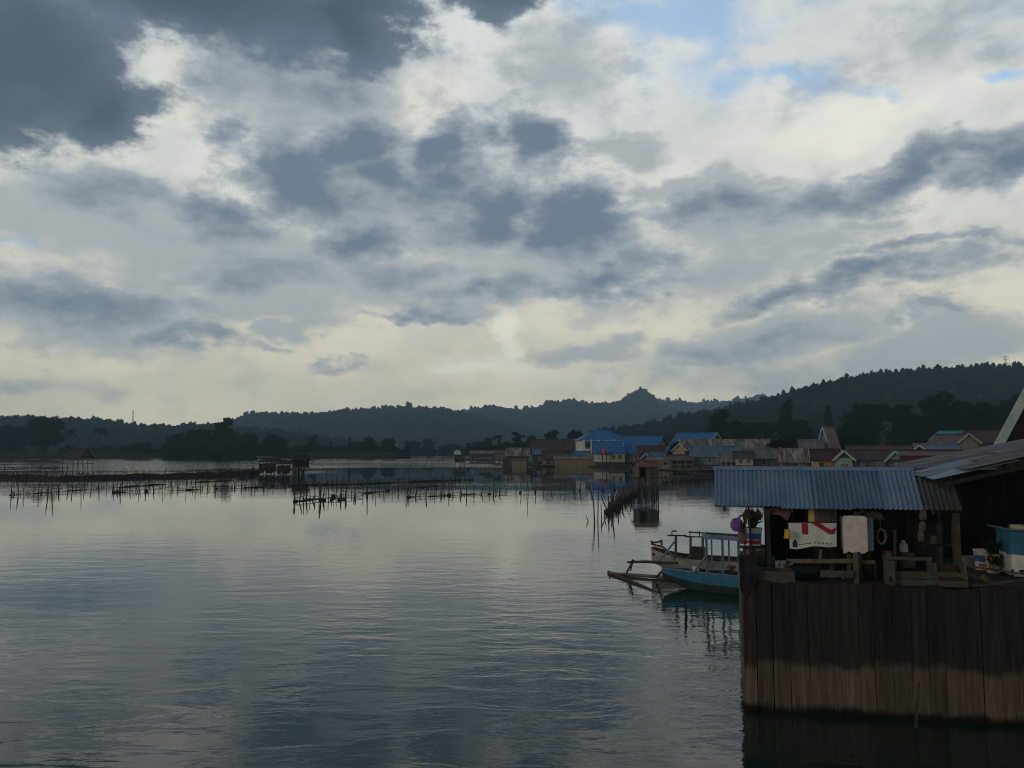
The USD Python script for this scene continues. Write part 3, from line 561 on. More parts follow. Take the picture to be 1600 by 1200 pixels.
stake_fence('sparse stake row with tall thin poles running towards the stilt hut', [(812, 770.5), (875, 769), (930, 767), (985, 765)], .85, (.6, 1.6), 50, tall=.18, rail=.22, litter=.55)
stake_fence('nearest stake fence coming forward from the rusty stilt hut', [(994, 772), (975, 783), (962, 792), (948, 803)], .4, (.7, 1.5), 51, tall=.2, rail=.25, brush=5, brush_h=.5, lean=.22, litter=.5)
T = Thing('leaning_poles', 'four tall bent poles at the near end of the stake fence', 'poles', on(935, 812, 0))
for bx, by, tx, ty, r in ((929, 815, 924, 767, .05), (934, 813, 935, 765, .04), (940, 810, 939, 787, .035), (944, 808, 947, 793, .04)):
    b = on(bx, by, 0); t = at(tx, ty, b[1]); m = b * .45 + t * .55 + [.06 * (bx < 932), 0, 0]; T.put('pole', MB().path([b - [0, 0, .8], b, m, t], [r, r, r * .85, r * .6], 6), M_STAKE)
b = on(920, 815, 0); single('drifting_stick', MB().bar(b - [0, 0, .1], at(916, 806, b[1]), .035, .02, 5), M_STAKE, 'short stick poking out of the water left of the tall bent poles', 'stick')
stake_fence('dense low stake fence right of the rusty stilt hut', [(1032, 754), (1060, 752.5), (1115, 749)], .5, (.6, 1.3), 52, brush=5, brush_h=.6, litter=.4)
stake_fence('faint far stake line across the bright water left of the corner hut', [(482, 721), (560, 724), (640, 727), (712, 728)], 2.6, (.8, 1.6), 53, rail=.4, litter=.4)
stake_fence('far low stake line between the corner hut and the village', [(724, 728), (760, 727), (792, 729)], 2.5, (.8, 1.5), 54, rail=.4, litter=.3)

# ---------------------------------------------------------------- stilt huts of the pens
M_THATCH = mat('grey_thatch', (.06, .055, .05), .95, .4, 2, (1, 1, 4), bump=.6, bscale=9)
M_DARKTHATCH = mat('black_thatch', (.03, .027, .024), .95, .4, 2, (1, 1, 4), bump=.6, bscale=9)
M_DARKWOOD = mat('dark_old_wood', (.055, .044, .036), .9, .4, 2.5, (3, 3, .5), rnd=.25, bump=.3, bscale=18)
M_RUST = mat('rusty_roofing', (.15, .07, .05), .75, .4, .8, color2=(.09, .05, .045), dirt=((.22, .2, .2), 1.3, .52, .7))
M_SHEET = mat('old_brown_sheet', (.12, .10, .085), .85, .4, 1.2, color2=(.07, .055, .045), dirt=((.18, .13, .1), 2.0, .5, .6))
def stilt_hut(name, label, x0, x1, foot, floor, eave, ridge, Y, D, roof_m, walls, m_wall=M_DARKWOOD, n=4, yaw=0.0):
    P = at((x0 + x1) / 2, foot, Y); P[2] = 0; k = Y / F; W = (x1 - x0) * k; zf, ze, zr = [at((x0 + x1) / 2, q, Y)[2] for q in (floor, eave, ridge)]
    T = Thing(name, label, 'stilt hut', P, yaw); g = np.random.default_rng(int(x0)); ov = .25
    for i in range(n):
        for yy in (0, D):
            x = -W / 2 + .08 + (W - .16) * i / (n - 1); T.put('stilt', MB().bar([x + g.normal(0, .05), yy, -1], [x, yy, ze], .06, .05, 5), M_STAKE, local=True)
    T.put('floor', MB().box([0, D / 2, zf - .06], (W + .2, D + .2, .1)), M_DARKWOOD, local=True)
    for i in (0, n - 2): T.put('brace', MB().bar([-W / 2 + W * i / (n - 1), -.07, .2], [-W / 2 + W * (i + 1) / (n - 1), -.07, zf], .035, k=4), M_STAKE, local=True)
    if walls:
        for w in walls:
            if w == 'back': T.put('wall', MB().box([0, D - .03, (zf + ze) / 2], (W - .1, .05, ze - zf)), m_wall, local=True)
            elif w == 'front_right': T.put('wall', MB().box([W * .18, .03, (zf + ze) / 2], (W * .62, .05, ze - zf)), m_wall, local=True); T.put('shutter', MB().box([W * .2, -.02, zf + (ze - zf) * .5], (W * .3, .04, (ze - zf) * .35)), M_SHEET, local=True)
            elif w in ('left', 'right'): T.put('wall', MB().box([(W / 2 - .04) * (1 if w == 'right' else -1), D / 2, (zf + ze) / 2], (.05, D - .15, ze - zf)), m_wall, local=True)
            elif w == 'rail':
                [T.put('railing', MB().bar([-W / 2, q, zf + .7], [W / 2, q, zf + .7], .04, k=4), M_STAKE, local=True) for q in (0, D)]
    y0, y1 = -ov, D + ov
    for a, b in ((y0, D / 2), (y1, D / 2)):
        T.put('roof_slope', MB().slab([[-W / 2 - ov, a, ze], [W / 2 + ov, a, ze], [W / 2 + ov * .3, b, zr], [-W / 2 - ov * .3, b, zr]], .09), roof_m, local=True)
    T.put('ridge_cap', MB().bar([-W / 2 - .1, D / 2, zr + .02], [W / 2 + .1, D / 2, zr + .02], .08, k=6), roof_m, local=True)
    for sx in (-1, 1): T.put('gable', MB().prism([[sx * (W / 2 - .08), .1, ze + .02], [sx * (W / 2 - .08), D - .1, ze + .02], [sx * (W / 2 - .12), D / 2, zr - .12]], [-.04 * sx, 0, 0]), m_wall, local=True)
    return T
T = stilt_hut('fishing_hut', 'open stilt hut with grey thatched gable roof among the left pens', 94, 125, 736, 724.5, 718, 701, 168, 4.0, M_THATCH, ['rail'], n=4, yaw=-.25)
p = on(134, 736, 0); T.put('prop', MB().bar(p - [0, 0, .5], at(128, 719, p[1]), .06, k=5), M_STAKE)
T = stilt_hut('fishing_hut', 'rusty-roofed stilt hut with plank walls at the end of the near stake fence', 998, 1030, 771, 746, 729, 721, 80, 2.2, M_RUST, ['back', 'front_right', 'right', 'left'], M_SHEET, n=4, yaw=.12)
g = np.random.default_rng(77); st = MB()
for i in range(70):
    p = on(g.uniform(994, 1033), 772, 0) + [0, g.uniform(-.3, 2.2), 0]; st.bar(p - [0, 0, .5], p + [g.normal(0, .2), g.normal(0, .2), g.uniform(.5, 1.7)], .03, .02, 4)
T.put('stacked_sticks', st, M_STAKE, kind='stuff')
T = stilt_hut('fishing_hut', 'small shaggy hut on the corner of the far stake line, mid water', 710, 726, 729, 722, 718, 712, 215, 2.6, M_THATCH, ['back', 'front_right', 'left', 'right'], n=3)
for x0, x1, foot, fl, ev, rg, Y, n, lab in ((404, 431, 741, 730, 721.5, 717.5, 142, 5, 'ragged low fishing shed, left one of three right of the big bush clump'), (433, 454, 742, 732, 724, 720, 140, 5, 'ragged low fishing shed, middle one of three right of the big bush clump'), (457, 477, 745, 730, 719, 712.5, 136, 6, 'tallest dark fishing shed on stilts, right one of three by the big bush clump')):
    T = stilt_hut('fishing_shed', lab, x0, x1, foot, fl, ev, rg, Y, 3.0, M_DARKTHATCH, ['back', 'left'] if x0 > 450 else [], n=n, yaw=.06 * (x0 - 440) / 20)
    for i in range(3): q = at(x0 + (x1 - x0) * (.2 + .3 * i), foot - 7, Y + 1.5 + .4 * i); T.put('netting', MB().box([q[0], q[1], q[2] + .1 * (i % 2)], ((x1 - x0) * .027, .05, 1.0 + .25 * (i % 2))), M_NET)
    if x0 < 450:
        for i in range(4): q = at(x0 + (x1 - x0) * (.13 + .25 * i), (ev + foot) / 2 + 1 - 2 * (i % 2), Y - .12); T.put('hung_net', MB().box(q, ((x1 - x0) * .0265, .04, (foot - ev - 5 - 3 * (i % 2)) * Y / F)), M_NET)
M_BLUEP = mat('blue_boat_paint', (.03, .16, .28), .55, .3, 2, color2=(.02, .1, .19), dirt=((.08, .08, .07), 3.0, .56, .6))
def small_canoe(label, x, y, L, rz):
    p = on(x, y, 0); T = Thing('small_canoe', label, 'canoe', p, rz); t = np.linspace(-1, 1, 11); P = np.array([[[u * L / 2, s * .32 * (1 - u * u) ** .6 * w, z + .25 * u * u] for u in t] for s, w, z in ((-1, .9, .32), (-1, 1, .1), (1, .2, -.1), (1, 1, .1), (1, .9, .32))])
    T.put('hull', MB().grid(P), M_DARKWOOD, local=True); T.put('thwart', MB().box([.3, 0, .3], (.18, .6, .04)), M_STAKE, local=True)
small_canoe('tiny dark canoe on the bright water by the far left shore', 211, 719, 5.5, .1); small_canoe('tiny dark canoe right of the other canoe by the far left shore', 224, 717.6, 4.5, -.2)

# ---------------------------------------------------------------- the stilt village
def roofmat(name, c1, c2, streak=None, rough=.55, metal=.0, amount=.5):
    """corrugated sheets: fine ribs running down the slope (object x), sheet-wise tone, rust streaks down the slope"""
    N = {'tc': ('texture_coordinate', {}), 'm1': ('mapping', {'mapping_type': 'point', 'scale': (1.1, .12, .12)}), 'n1': ('noise_texture', {'scale': 1.4, 'detail': 5.0, 'roughness': .65}),
         'r1': ('map_range', {'range_type': 'smoothstep', 'from_min': .35, 'from_max': .65, 'clamp': True}), 'mx': ('mix', {'color1': c1, 'color2': c2}),
         'w': ('wave_texture', {'wave_type': 'bands', 'bands_direction': 'x', 'profile': 'sine', 'scale': 1.6}), 'b': ('bump', {'strength': .5, 'distance': .03}),
         'n2': ('noise_texture', {'scale': 2.6, 'detail': 4.0, 'roughness': .6}), 'r2': ('map_range', {'range_type': 'smoothstep', 'from_min': 1 - amount, 'from_max': 1.1 - amount, 'clamp': True, 'to_max': .9}), 'mx2': ('mix', {'color2': streak or c2}), 'p': ('principled_bsdf', {'roughness': rough, 'metallic': metal, 'specular_ior_level': .25})}
    L = [('tc.object', 'm1.vector'), ('m1.vector', 'n1.vector'), ('n1.fac', 'r1.value'), ('r1.result', 'mx.fac'), ('mx.color', 'mx2.color1'), ('m1.vector', 'n2.vector'), ('n2.fac', 'r2.value'), ('r2.result', 'mx2.fac'), ('mx2.color', 'p.base_color'), ('tc.object', 'w.vector'), ('w.fac', 'b.height'), ('b.normal', 'p.normal')]
    return usdkit.material(stage, '/World/Looks/' + name, N, L, surface='p.BSDF')
R_BLUE = roofmat('bright_blue_roofing', (.03, .145, .35), (.024, .115, .29), rough=.5, amount=.2)
R_SLATE = roofmat('blue_grey_roofing', (.11, .16, .22), (.07, .11, .16), (.1, .09, .08), amount=.38)
R_GREY = roofmat('grey_zinc_roofing', (.16, .16, .16), (.09, .09, .09), (.09, .06, .045), amount=.45)
R_STRIPE = roofmat('rust_striped_roofing', (.30, .29, .28), (.12, .08, .06), (.09, .045, .03), amount=.5)
R_BROWN = roofmat('brown_rusted_roofing', (.075, .045, .035), (.045, .03, .025), (.11, .06, .04), amount=.42)
R_MAROON = roofmat('maroon_roofing', (.065, .016, .016), (.045, .012, .012), amount=.25)
R_RED = roofmat('red_roofing', (.075, .015, .02), (.055, .012, .016), amount=.25)
R_TURQ = roofmat('turquoise_roofing', (.05, .25, .33), (.04, .18, .25), amount=.3)
def plankwall(name, c1, c2, rough=.85, scale=1.0):
    return mat(name, c1, rough, .4, 1.6 * scale, (4.0, 4.0, .22), color2=c2, dirt=(tuple(c * .45 for c in c2), 1.2, .52, .6), bump=.3, bscale=6)
W_TAN = plankwall('tan_plank_wall', (.26, .20, .14), (.17, .13, .095))
W_GREY = plankwall('grey_plank_wall', (.17, .17, .165), (.11, .11, .105))
W_DARK = plankwall('dark_plank_wall', (.075, .065, .06), (.045, .04, .036))
W_CREAM = mat('cream_wall', (.40, .33, .21), .8, .2, 1.0, color2=(.36, .29, .18), dirt=((.25, .2, .13), 1.1, .54, .6))
W_TURQ = mat('pale_turquoise_wall', (.22, .33, .30), .8, .2, 1.0, dirt=((.12, .16, .14), 1.4, .55, .6))
W_YELLOW = mat('yellow_wall', (.55, .42, .16), .8, .2, 1.0)
W_RED = mat('maroon_wall', (.085, .016, .02), .8, .3, 1.0)
W_WHITE = mat('white_wall', (.70, .69, .65), .8, .2, 1.0, color2=(.5, .49, .45), dirt=((.25, .24, .2), 1.3, .56, .5))
W_BLUEG = mat('blue_grey_wall', (.16, .20, .25), .8, .3, 1.0)
M_PANE = mat('dark_window_pane', (.012, .014, .016), .15, .2, 2.0, spec=.5)
M_DOOR = mat('brown_door', (.07, .04, .025), .7, .3, 2.0)
M_TRIMW = mat('pale_trim', (.46, .45, .41), .7, .25, 2.0)
M_TRIMB = mat('blue_trim', (.3, .45, .6), .7, .25, 2.0)
M_GLOWPANE = mat('painted_window_glow', (.45, .2, .05), .8, .3, 3.0)  # glow of a lit window painted as plain orange, emits nothing
def house(name, label, x0, x1, base, eave, ridge, Y, kind='eave', D=6.0, wall=W_DARK, roof=R_BROWN, ov=.45, stilts=0, yaw=0.0, trim=None, wins=(), doors=(), posts=0, pane=None, gablem=None, hipk=.5, front=True, cat='house'):
    k = Y / F; xc = (x0 + x1) / 2; W = (x1 - x0) * k; P = at(xc, base, Y); zb, ze = (P[2] if stilts else min(P[2], 1.35)), at(xc, eave, Y)[2]; P = np.array([P[0], Y, 0.0])
    if yaw == 0: yaw = -.85 * math.atan2(P[0], Y)
    zr = at(xc, ridge, Y + (D / 2 if kind != 'gable' else 0))[2]; pane = pane or M_PANE; gablem = gablem or wall
    T = Thing(name, label, cat, P, yaw); wl = lambda n, m, mm, **q: T.put(n, m, mm, local=True, **q)
    ht, zm = ze - zb, (ze + zb) / 2; t = .12
    if front:
        wl('wall', MB().box([0, t / 2, zm], (W, t, ht)), wall)
    wl('wall', MB().box([0, D - t / 2, zm], (W, t, ht)), wall)
    for s in (-1, 1): wl('wall', MB().box([s * (W / 2 - t / 2), D / 2, zm], (t, D - 2 * t, ht)), wall)
    wl('floor', MB().box([0, D / 2, zb - .08], (W + .16, D + .16, .14)), W_DARK)
    if posts:
        for i in range(posts): wl('post', MB().box([-W / 2 + .1 + (W - .2) * i / (posts - 1), -1.0, zm - .1], (.13, .13, ht + .1)), M_TRIMW if trim is not None else W_TAN)
        wl('veranda_floor', MB().box([0, -.55, zb - .08], (W, .92, .1)), W_GREY); wl('railing', MB().box([0, -1.0, zb + .8], (W, .06, .08)), W_TAN)
    if stilts:
        for i in range(stilts):
            for yy in (.15, D * .5): wl('stilt', MB().bar([-W / 2 + .15 + (W - .3) * i / max(stilts - 1, 1), yy, -1], [-W / 2 + .15 + (W - .3) * i / max(stilts - 1, 1), yy, zb - .1], .085, k=5), W_DARK)
    e0 = -ov if not posts else -1.3
    if kind == 'eave':
        sl = (zr - ze) / (D / 2); zf, zbk = ze + sl * e0, ze - sl * ov; a = W / 2 + ov
        wl('roof_slope', MB().slab([[-a, e0, zf], [a, e0, zf], [a, D / 2, zr + .04], [-a, D / 2, zr + .04]], .09), roof); wl('roof_slope', MB().slab([[-a, D + ov, zbk], [a, D + ov, zbk], [a, D / 2, zr + .04], [-a, D / 2, zr + .04]], .09), roof)
        wl('ridge_cap', MB().bar([-a - .05, D / 2, zr + .06], [a + .05, D / 2, zr + .06], .14, k=6), roof)
        for s in (-1, 1): wl('gable', MB().prism([[s * (W / 2 - .01), .05, ze], [s * (W / 2 - .01), D - .05, ze], [s * (W / 2 - .01), D / 2, zr - .1]], [-.1 * s, 0, 0]), gablem)
        if trim is not None:
            for s in (-1, 1):
                for b in ((e0, zf), (D + ov, zbk)): wl('verge_board', MB().beam([s * (a + .05), b[0], b[1]], [s * (a + .05), D / 2, zr + .05], .07, .26), trim)
    elif kind == 'gable':
        sl = (zr - ze) / (W / 2); a = W / 2 + ov; zl = ze - sl * ov
        for s in (-1, 1): wl('roof_slope', MB().slab([[s * a, e0, zl], [s * a, D + ov, zl], [0, D + ov, zr + .04], [0, e0, zr + .04]], .09), roof)
        wl('ridge_cap', MB().bar([0, e0, zr + .06], [0, D + ov, zr + .06], .14, k=6), roof)
        for yy, d in ((.01, .1), (D - .01, -.1)): wl('gable', MB().prism([[-W / 2 + .03, yy, ze], [W / 2 - .03, yy, ze], [0, yy, zr - .1]], [0, d, 0]), gablem)
        if trim is not None:
            for s in (-1, 1): wl('verge_board', MB().beam([s * a, e0 - .05, zl], [0, e0 - .05, zr + .05], .07, .24), trim)
    else:                                       # hip
        q = W / 2 * hipk; a = W / 2 + ov; zo = ze - .15
        A, B, C, E = [-a, e0, zo], [a, e0, zo], [a, D + ov, zo], [-a, D + ov, zo]; r0, r1 = [-q, D / 2, zr], [q, D / 2, zr]
        for poly in ([A, B, r1, r0], [C, E, r0, r1]): wl('roof_slope', MB().prism(np.array(poly), [0, 0, -.09]), roof)
        for poly in ([B, C, r1], [E, A, r0]): wl('roof_slope', MB().prism(np.array(poly), [0, 0, -.09]), roof)
        for u, v in ((r0, r1), (r0, A), (r1, B), (r0, E), (r1, C)): wl('ridge_cap', MB().bar(np.array(u) + [0, 0, .02], np.array(v) + [0, 0, .02], .12, k=5), roof)
        wl('eave_board', MB().box([0, e0 + .02, zo - .17], (2 * a, .05, .18)), M_TRIMW if trim is None else trim)
    for w in wins:
        xf, zf_, ww, wh = w[:4]; c = [xf * W / 2, -.03, zb + ht * zf_]; f = wl('window', MB().box([c[0], -.03, c[2] + wh / 2 + .04], (ww + .2, .1, .08)).box([c[0], -.03, c[2] - wh / 2 - .04], (ww + .2, .1, .08)).box([c[0] - ww / 2 - .04, -.03, c[2]], (.08, .09, wh)).box([c[0] + ww / 2 + .04, -.03, c[2]], (.08, .09, wh)), w[4] if len(w) > 4 else M_TRIMW)
        T.put('pane', MB().box([c[0], -.01, c[2]], (ww, .03, wh)), w[5] if len(w) > 5 else pane, parent=f, local=True)
    for xf, dw, dh in doors: wl('door', MB().box([xf * W / 2, -.03, zb + dh / 2], (dw, .08, dh), ch=.02), M_DOOR)
    T.W, T.zb, T.ze, T.zr, T.wl, T.D = W, zb, ze, zr, wl, D
    return T
# far shore cottages
house('shore_cottage', 'tiny grey-roofed cottage left of the white shore cottage', 655, 668, 711, 706, 702, 560, D=6, wall=W_GREY, roof=R_GREY)
house('shore_cottage', 'tiny white-walled cottage on the far shore, middle', 681, 692, 711, 706, 703, 560, D=6, wall=W_WHITE, roof=R_GREY, wins=[(.2, .55, 1.2, 1.0)])
house('shore_cottage', 'tiny pale cottage on the far shore behind the corner hut', 709, 720, 710, 705, 702, 540, kind='gable', D=7, wall=W_WHITE, roof=R_STRIPE)
house('white_building', 'small white building between two round trees on the far shore', 589, 596, 706, 693, 689, 470, kind='gable', D=8, wall=W_GREY, roof=R_GREY)
house('white_building', 'faint white block right of the trees on the far shore', 615, 620, 706, 696, 693, 480, kind='hip', D=8, wall=W_GREY, roof=R_GREY)
# left cluster
house('village_house', 'long low grey shed leading the village on the left', 736, 772, 713.5, 708, 704.5, 300, D=6, wall=W_DARK, roof=R_GREY, stilts=5)
house('village_house', 'second low grey shed, left of the striped roof', 772, 794, 714, 707, 703.5, 270, D=6, wall=W_GREY, roof=R_BROWN, stilts=4)
house('village_house', 'house with grey-striped roof at the left end of the tan plank fronts', 792, 826, 720, 711, 700.5, 222, D=6, wall=W_DARK, roof=R_STRIPE, stilts=5, doors=[(.3, .9, 1.8)])
house('water_shack', 'pale tan plank shack standing in the water under the striped roof', 800, 823, 729, 719, 716.5, 210, D=3, wall=W_TAN, roof=R_BROWN, ov=.15)
house('water_shack', 'dark narrow shack left of the pale tan plank shack', 786, 797, 729, 718, 714.5, 211, kind='gable', D=3, wall=W_DARK, roof=R_BROWN, ov=.2)
house('village_house', 'house with blue-grey roof and tan front beside the water', 834, 851, 727, 709, 702, 216, D=5, wall=W_DARK, roof=R_SLATE, stilts=4, wins=[(.1, .55, .8, .8)])
house('village_house', 'brown shack with a patched low roof and lit tan wall', 848, 878, 726, 712, 704.5, 209, D=4, wall=W_TAN, roof=R_BROWN, stilts=5, doors=[(-.4, .9, 1.9)], posts=4)
house('village_house', 'dark brown gabled house below the flat blue-grey roof', 832, 901, 712, 702, 687, 236, D=9, wall=W_DARK, roof=R_BROWN)
house('village_house', 'flat blue-grey roof left of the two-storey house', 868, 902, 704, 694, 686.5, 262, D=7, wall=W_GREY, roof=R_SLATE)
house('water_shack', 'long tan plank wall standing in the water below the two-storey house', 867, 932, 730, 716.5, 711.5, 206, D=4.5, wall=W_TAN, roof=R_GREY, ov=.3)
house('village_house', 'shack with a bit of blue sheet roof in front of the two-storey house', 898, 916, 718, 710, 705.5, 214, D=3.5, wall=W_DARK, roof=R_BLUE)
T = house('two_storey_house', 'two-storey white house with bright blue hip roof and balcony', 909, 984, 716, 687, 671.5, 226, kind='hip', D=9, wall=W_WHITE, roof=R_BLUE, ov=.7, hipk=.18, yaw=.12, wins=[(.35, .72, 1.1, 1.3), (.62, .72, 1.1, 1.3), (.85, .72, 1.1, 1.3), (.4, .25, 1.1, 1.3)], doors=[(.1, 1.0, 2.1)])
for i in range(5): T.wl('column', MB().box([-T.W / 2 + .2 + i * T.W * .16, -1.6, (T.zb + T.ze) / 2], (.3, .3, T.ze - T.zb)), W_WHITE)
T.wl('balcony', MB().box([-T.W * .17, -.9, T.zb + (T.ze - T.zb) * .47], (T.W * .68, 1.7, .2)), W_WHITE)
for i in range(14): T.wl('baluster', MB().box([-T.W / 2 + .3 + i * T.W * .049, -1.66, T.zb + (T.ze - T.zb) * .53], (.08, .08, .6)), W_WHITE)
T.wl('balcony_rail', MB().box([-T.W * .17, -1.66, T.zb + (T.ze - T.zb) * .6], (T.W * .68, .12, .1)), W_WHITE)
for i in range(3): T.wl('balcony_opening', MB().box([-T.W * .38 + i * T.W * .16, -.03, T.zb + (T.ze - T.zb) * .73], (1.4, .05, 2.0)), M_PANE)
T.wl('finial', MB().bar([0, T.D / 2, T.zr], [0, T.D / 2, T.zr + 1.3], .07, .03, 5), M_STEEL); T.wl('finial', MB().bar([1.6, T.D / 2, T.zr - .3], [1.6, T.D / 2, T.zr + 1.6], .05, .03, 5), M_STEEL)
T = house('blue_roofed_house', 'wide house with bright blue roof and grey gable end, right of the two-storey house', 962, 1022, 716, 706, 682, 204, D=11, wall=W_GREY, roof=R_BLUE, yaw=-.62, gablem=W_GREY, ov=.6)
house('porch_roof', 'low bright blue porch roof in front of the two-storey house', 928, 972, 716, 703.5, 690, 203, D=7, wall=W_WHITE, roof=R_BLUE, yaw=-.1, posts=4, doors=[(.3, .9, 2.0)], trim=M_TRIMW)
house('cream_house', 'cream-walled cottage with blue eave standing at the water', 952, 976, 722, 707.5, 699, 196, D=4, wall=W_CREAM, roof=R_BLUE, stilts=5, wins=[(-.45, .55, .9, 1.0), (.4, .55, .9, 1.0)], ov=.3)
house('plank_house', 'pale grey plank cottage joined to the right of the cream cottage', 977, 1004, 722, 707.5, 699.5, 197, D=4, wall=W_GREY, roof=R_BLUE, stilts=5, ov=.3, wins=[(.2, .55, .7, .9)])
p = at(944.5, 730, 195); p[2] = 0; T = Thing('water_tank', 'red round water tank on a dark post scaffold', 'water tank', p); z = at(944.5, 709.5, 195)[2]
M_REDTANK = mat('red_plastic', (.5, .03, .03), .45, .15, 2.0); T.put('tank', MB().lathe([(0, 0), (.5, 0), (.58, .08), (.58, .95), (.42, 1.2), (.16, 1.28), (.16, 1.36), (0, 1.36)], p + [0, 0, z], 20), M_REDTANK, smooth=40)
for sx in (-.45, .45):
    for sy in (-.45, .45): T.put('leg', MB().bar(p + [sx, sy, -1], p + [sx, sy, z - .08], .07, k=5), W_DARK)
T.put('deck', MB().box(p + [0, 0, z - .05], (1.3, 1.3, .08)), W_DARK)
house('village_house', 'small house with very dark brown roof below the grey gable end', 998, 1036, 718, 708, 697, 186, D=5, wall=W_DARK, roof=R_BROWN)
house('village_house', 'low house with pale grey roof and small white gable beside it', 1015, 1038, 720, 714, 707.5, 178, D=4, wall=W_TAN, roof=R_SLATE)
house('white_gable_shed', 'tiny shed with a pale gable under the dark brown roof', 1003, 1015, 720, 714.5, 709, 177, kind='gable', D=3, wall=W_GREY, roof=R_GREY, trim=M_TRIMW)
house('water_shack', 'tan plank house in the water right behind the rusty stilt hut', 1012, 1050, 733, 718, 714, 172, D=4, wall=W_TAN, roof=R_GREY, ov=.2, wins=[(.45, .6, .9, .7)])
T = house('blue_roofed_house', 'large bright blue roof with white-edged gable, left of the rust-striped roof', 1043, 1100, 712, 703, 677, 190, D=13, wall=W_DARK, roof=R_BLUE, yaw=-.66, trim=M_TRIMW, gablem=W_BLUEG, ov=.7)
house('long_house', 'very long house with rust-striped white roof', 1070, 1216, 716, 702.5, 687, 180, D=8, wall=W_DARK, roof=R_STRIPE, trim=M_TRIMW, yaw=-.06)
house('village_house', 'small house with pale gable left of the long striped roof', 1052, 1070, 712, 702, 694, 175, kind='gable', D=5, wall=W_CREAM, roof=R_GREY, trim=M_TRIMW, wins=[(.2, .5, .7, .8)])
house('blue_grey_house', 'long low house with blue-grey roof in front of the rust-striped roof', 1082, 1160, 726, 712, 697.5, 158, D=6.5, wall=W_BLUEG, roof=R_SLATE, stilts=8, wins=[(-.3, .5, .8, .8), (.35, .5, .8, .8)])
house('water_shack', 'dark shack on stilts left of the long blue-grey house', 1048, 1082, 732, 716, 711, 158, D=4, wall=W_DARK, roof=R_BROWN, stilts=5, posts=4)
house('veranda_house', 'dark veranda with white posts below the blue-grey roof', 1126, 1150, 726, 717, 709.5, 148, D=4, wall=W_DARK, roof=R_GREY, posts=4, trim=M_TRIMW, stilts=4)
house('cream_house', 'cream cottage with a dark window behind the blue tin roof', 1150, 1176, 727, 714, 706, 146, D=4, wall=W_CREAM, roof=R_BROWN, stilts=4, wins=[(-.4, .55, .7, .9, M_TRIMW), (.5, .55, .7, .9, M_TRIMW)])
house('village_house', 'dark grey-roofed house right of the cream cottage', 1174, 1222, 727, 715, 702, 150, D=6, wall=W_GREY, roof=R_GREY, yaw=.15, gablem=W_DARK, wins=[(-.2, .5, .7, .8)])
house('village_house', 'house with brown and grey striped roof left of the maroon roof', 1222, 1272, 728, 716, 702, 138, D=6, wall=W_GREY, roof=R_STRIPE, posts=5, wins=[(.2, .5, .8, .8)])
T = house('orange_window_house', 'cream house with dark red roof and an opening painted orange as if lit', 1272, 1310, 730, 717.5, 702.5, 128, D=6, wall=W_CREAM, roof=R_MAROON, trim=M_TRIMW, wins=[(.25, .55, 1.1, .75, M_DOOR, M_GLOWPANE)], doors=[(-.35, .7, 1.1)])
house('turquoise_gable_house', 'little house with white-edged gable and pale turquoise front', 1308, 1331, 730, 715.5, 705, 122, kind='gable', D=6, wall=W_TURQ, roof=R_SLATE, trim=M_TRIMW, gablem=W_DARK, ov=.5, wins=[(-.35, .35, .35, .7), (.35, .35, .35, .7)], doors=[(0, .5, .95)])
house('village_house', 'blue-grey house with rusty brown roof right of the little turquoise gable', 1335, 1394, 730, 717, 703, 126, D=6, wall=W_BLUEG, roof=R_BROWN, wins=[(-.5, .5, .6, .6), (.3, .5, .6, .6)])
house('turquoise_gable_house', 'turquoise gable peeping between the brown and the maroon roofs', 1388, 1411, 732, 717.5, 706, 121, kind='gable', D=5, wall=W_DARK, roof=R_SLATE, gablem=W_TURQ, trim=M_TRIMB, wins=[(.1, .5, .5, .5)])
house('maroon_house', 'long maroon-walled house with maroon roof behind the corrugated roofs', 1412, 1500, 734, 711, 704, 118, D=6, wall=W_RED, roof=R_MAROON, ov=.3)
house('village_house', 'house with grey roof and white-edged small gable above the maroon house', 1436, 1492, 712, 704.5, 694, 140, D=6, wall=W_DARK, roof=R_SLATE)
house('white_gable_shed', 'small white-edged gable above the maroon house', 1428, 1446, 712, 704, 696.5, 138, kind='gable', D=4, wall=W_DARK, roof=R_GREY, trim=M_TRIMW)
T = house('a_frame_house', 'steep A-frame house with pale blue gable and red roof', 1278, 1296, 706, 699, 667, 168, kind='gable', D=9, wall=W_BLUEG, roof=R_RED, trim=M_TRIMB, gablem=W_BLUEG, yaw=-.62, ov=.5)
house('village_house', 'house with dull grey roof left of the A-frame house', 1252, 1284, 707, 700, 688, 164, D=6, wall=W_DARK, roof=R_GREY)
house('village_house', 'hidden brown house of which one pale gable edge shows among trees', 1376, 1402, 690, 681, 668, 290, kind='gable', D=6, wall=W_DARK, roof=R_BROWN, trim=M_TRIMW)
house('yellow_house', 'yellow-gabled house with turquoise roof among dark trees', 1455, 1490, 696, 686, 674.5, 165, D=7, wall=W_YELLOW, roof=R_TURQ, gablem=W_YELLOW, yaw=-1.0)
house('village_house', 'brown-roofed house with cream gable edge left of the pale beam', 1495, 1530, 702, 691, 678, 150, kind='gable', D=9, wall=W_TAN, roof=R_BROWN, trim=M_TRIMW, gablem=W_TAN, ov=.4, yaw=.1)
house('village_house', 'brown ridge roof behind the pale beam at the right edge', 1520, 1600, 700, 690, 674, 158, D=8, wall=W_DARK, roof=R_BROWN)
house('village_house', 'low rusty roof in a row behind the corrugated tin roof', 1330, 1425, 716, 706, 697, 150, D=6, wall=W_DARK, roof=R_BROWN)
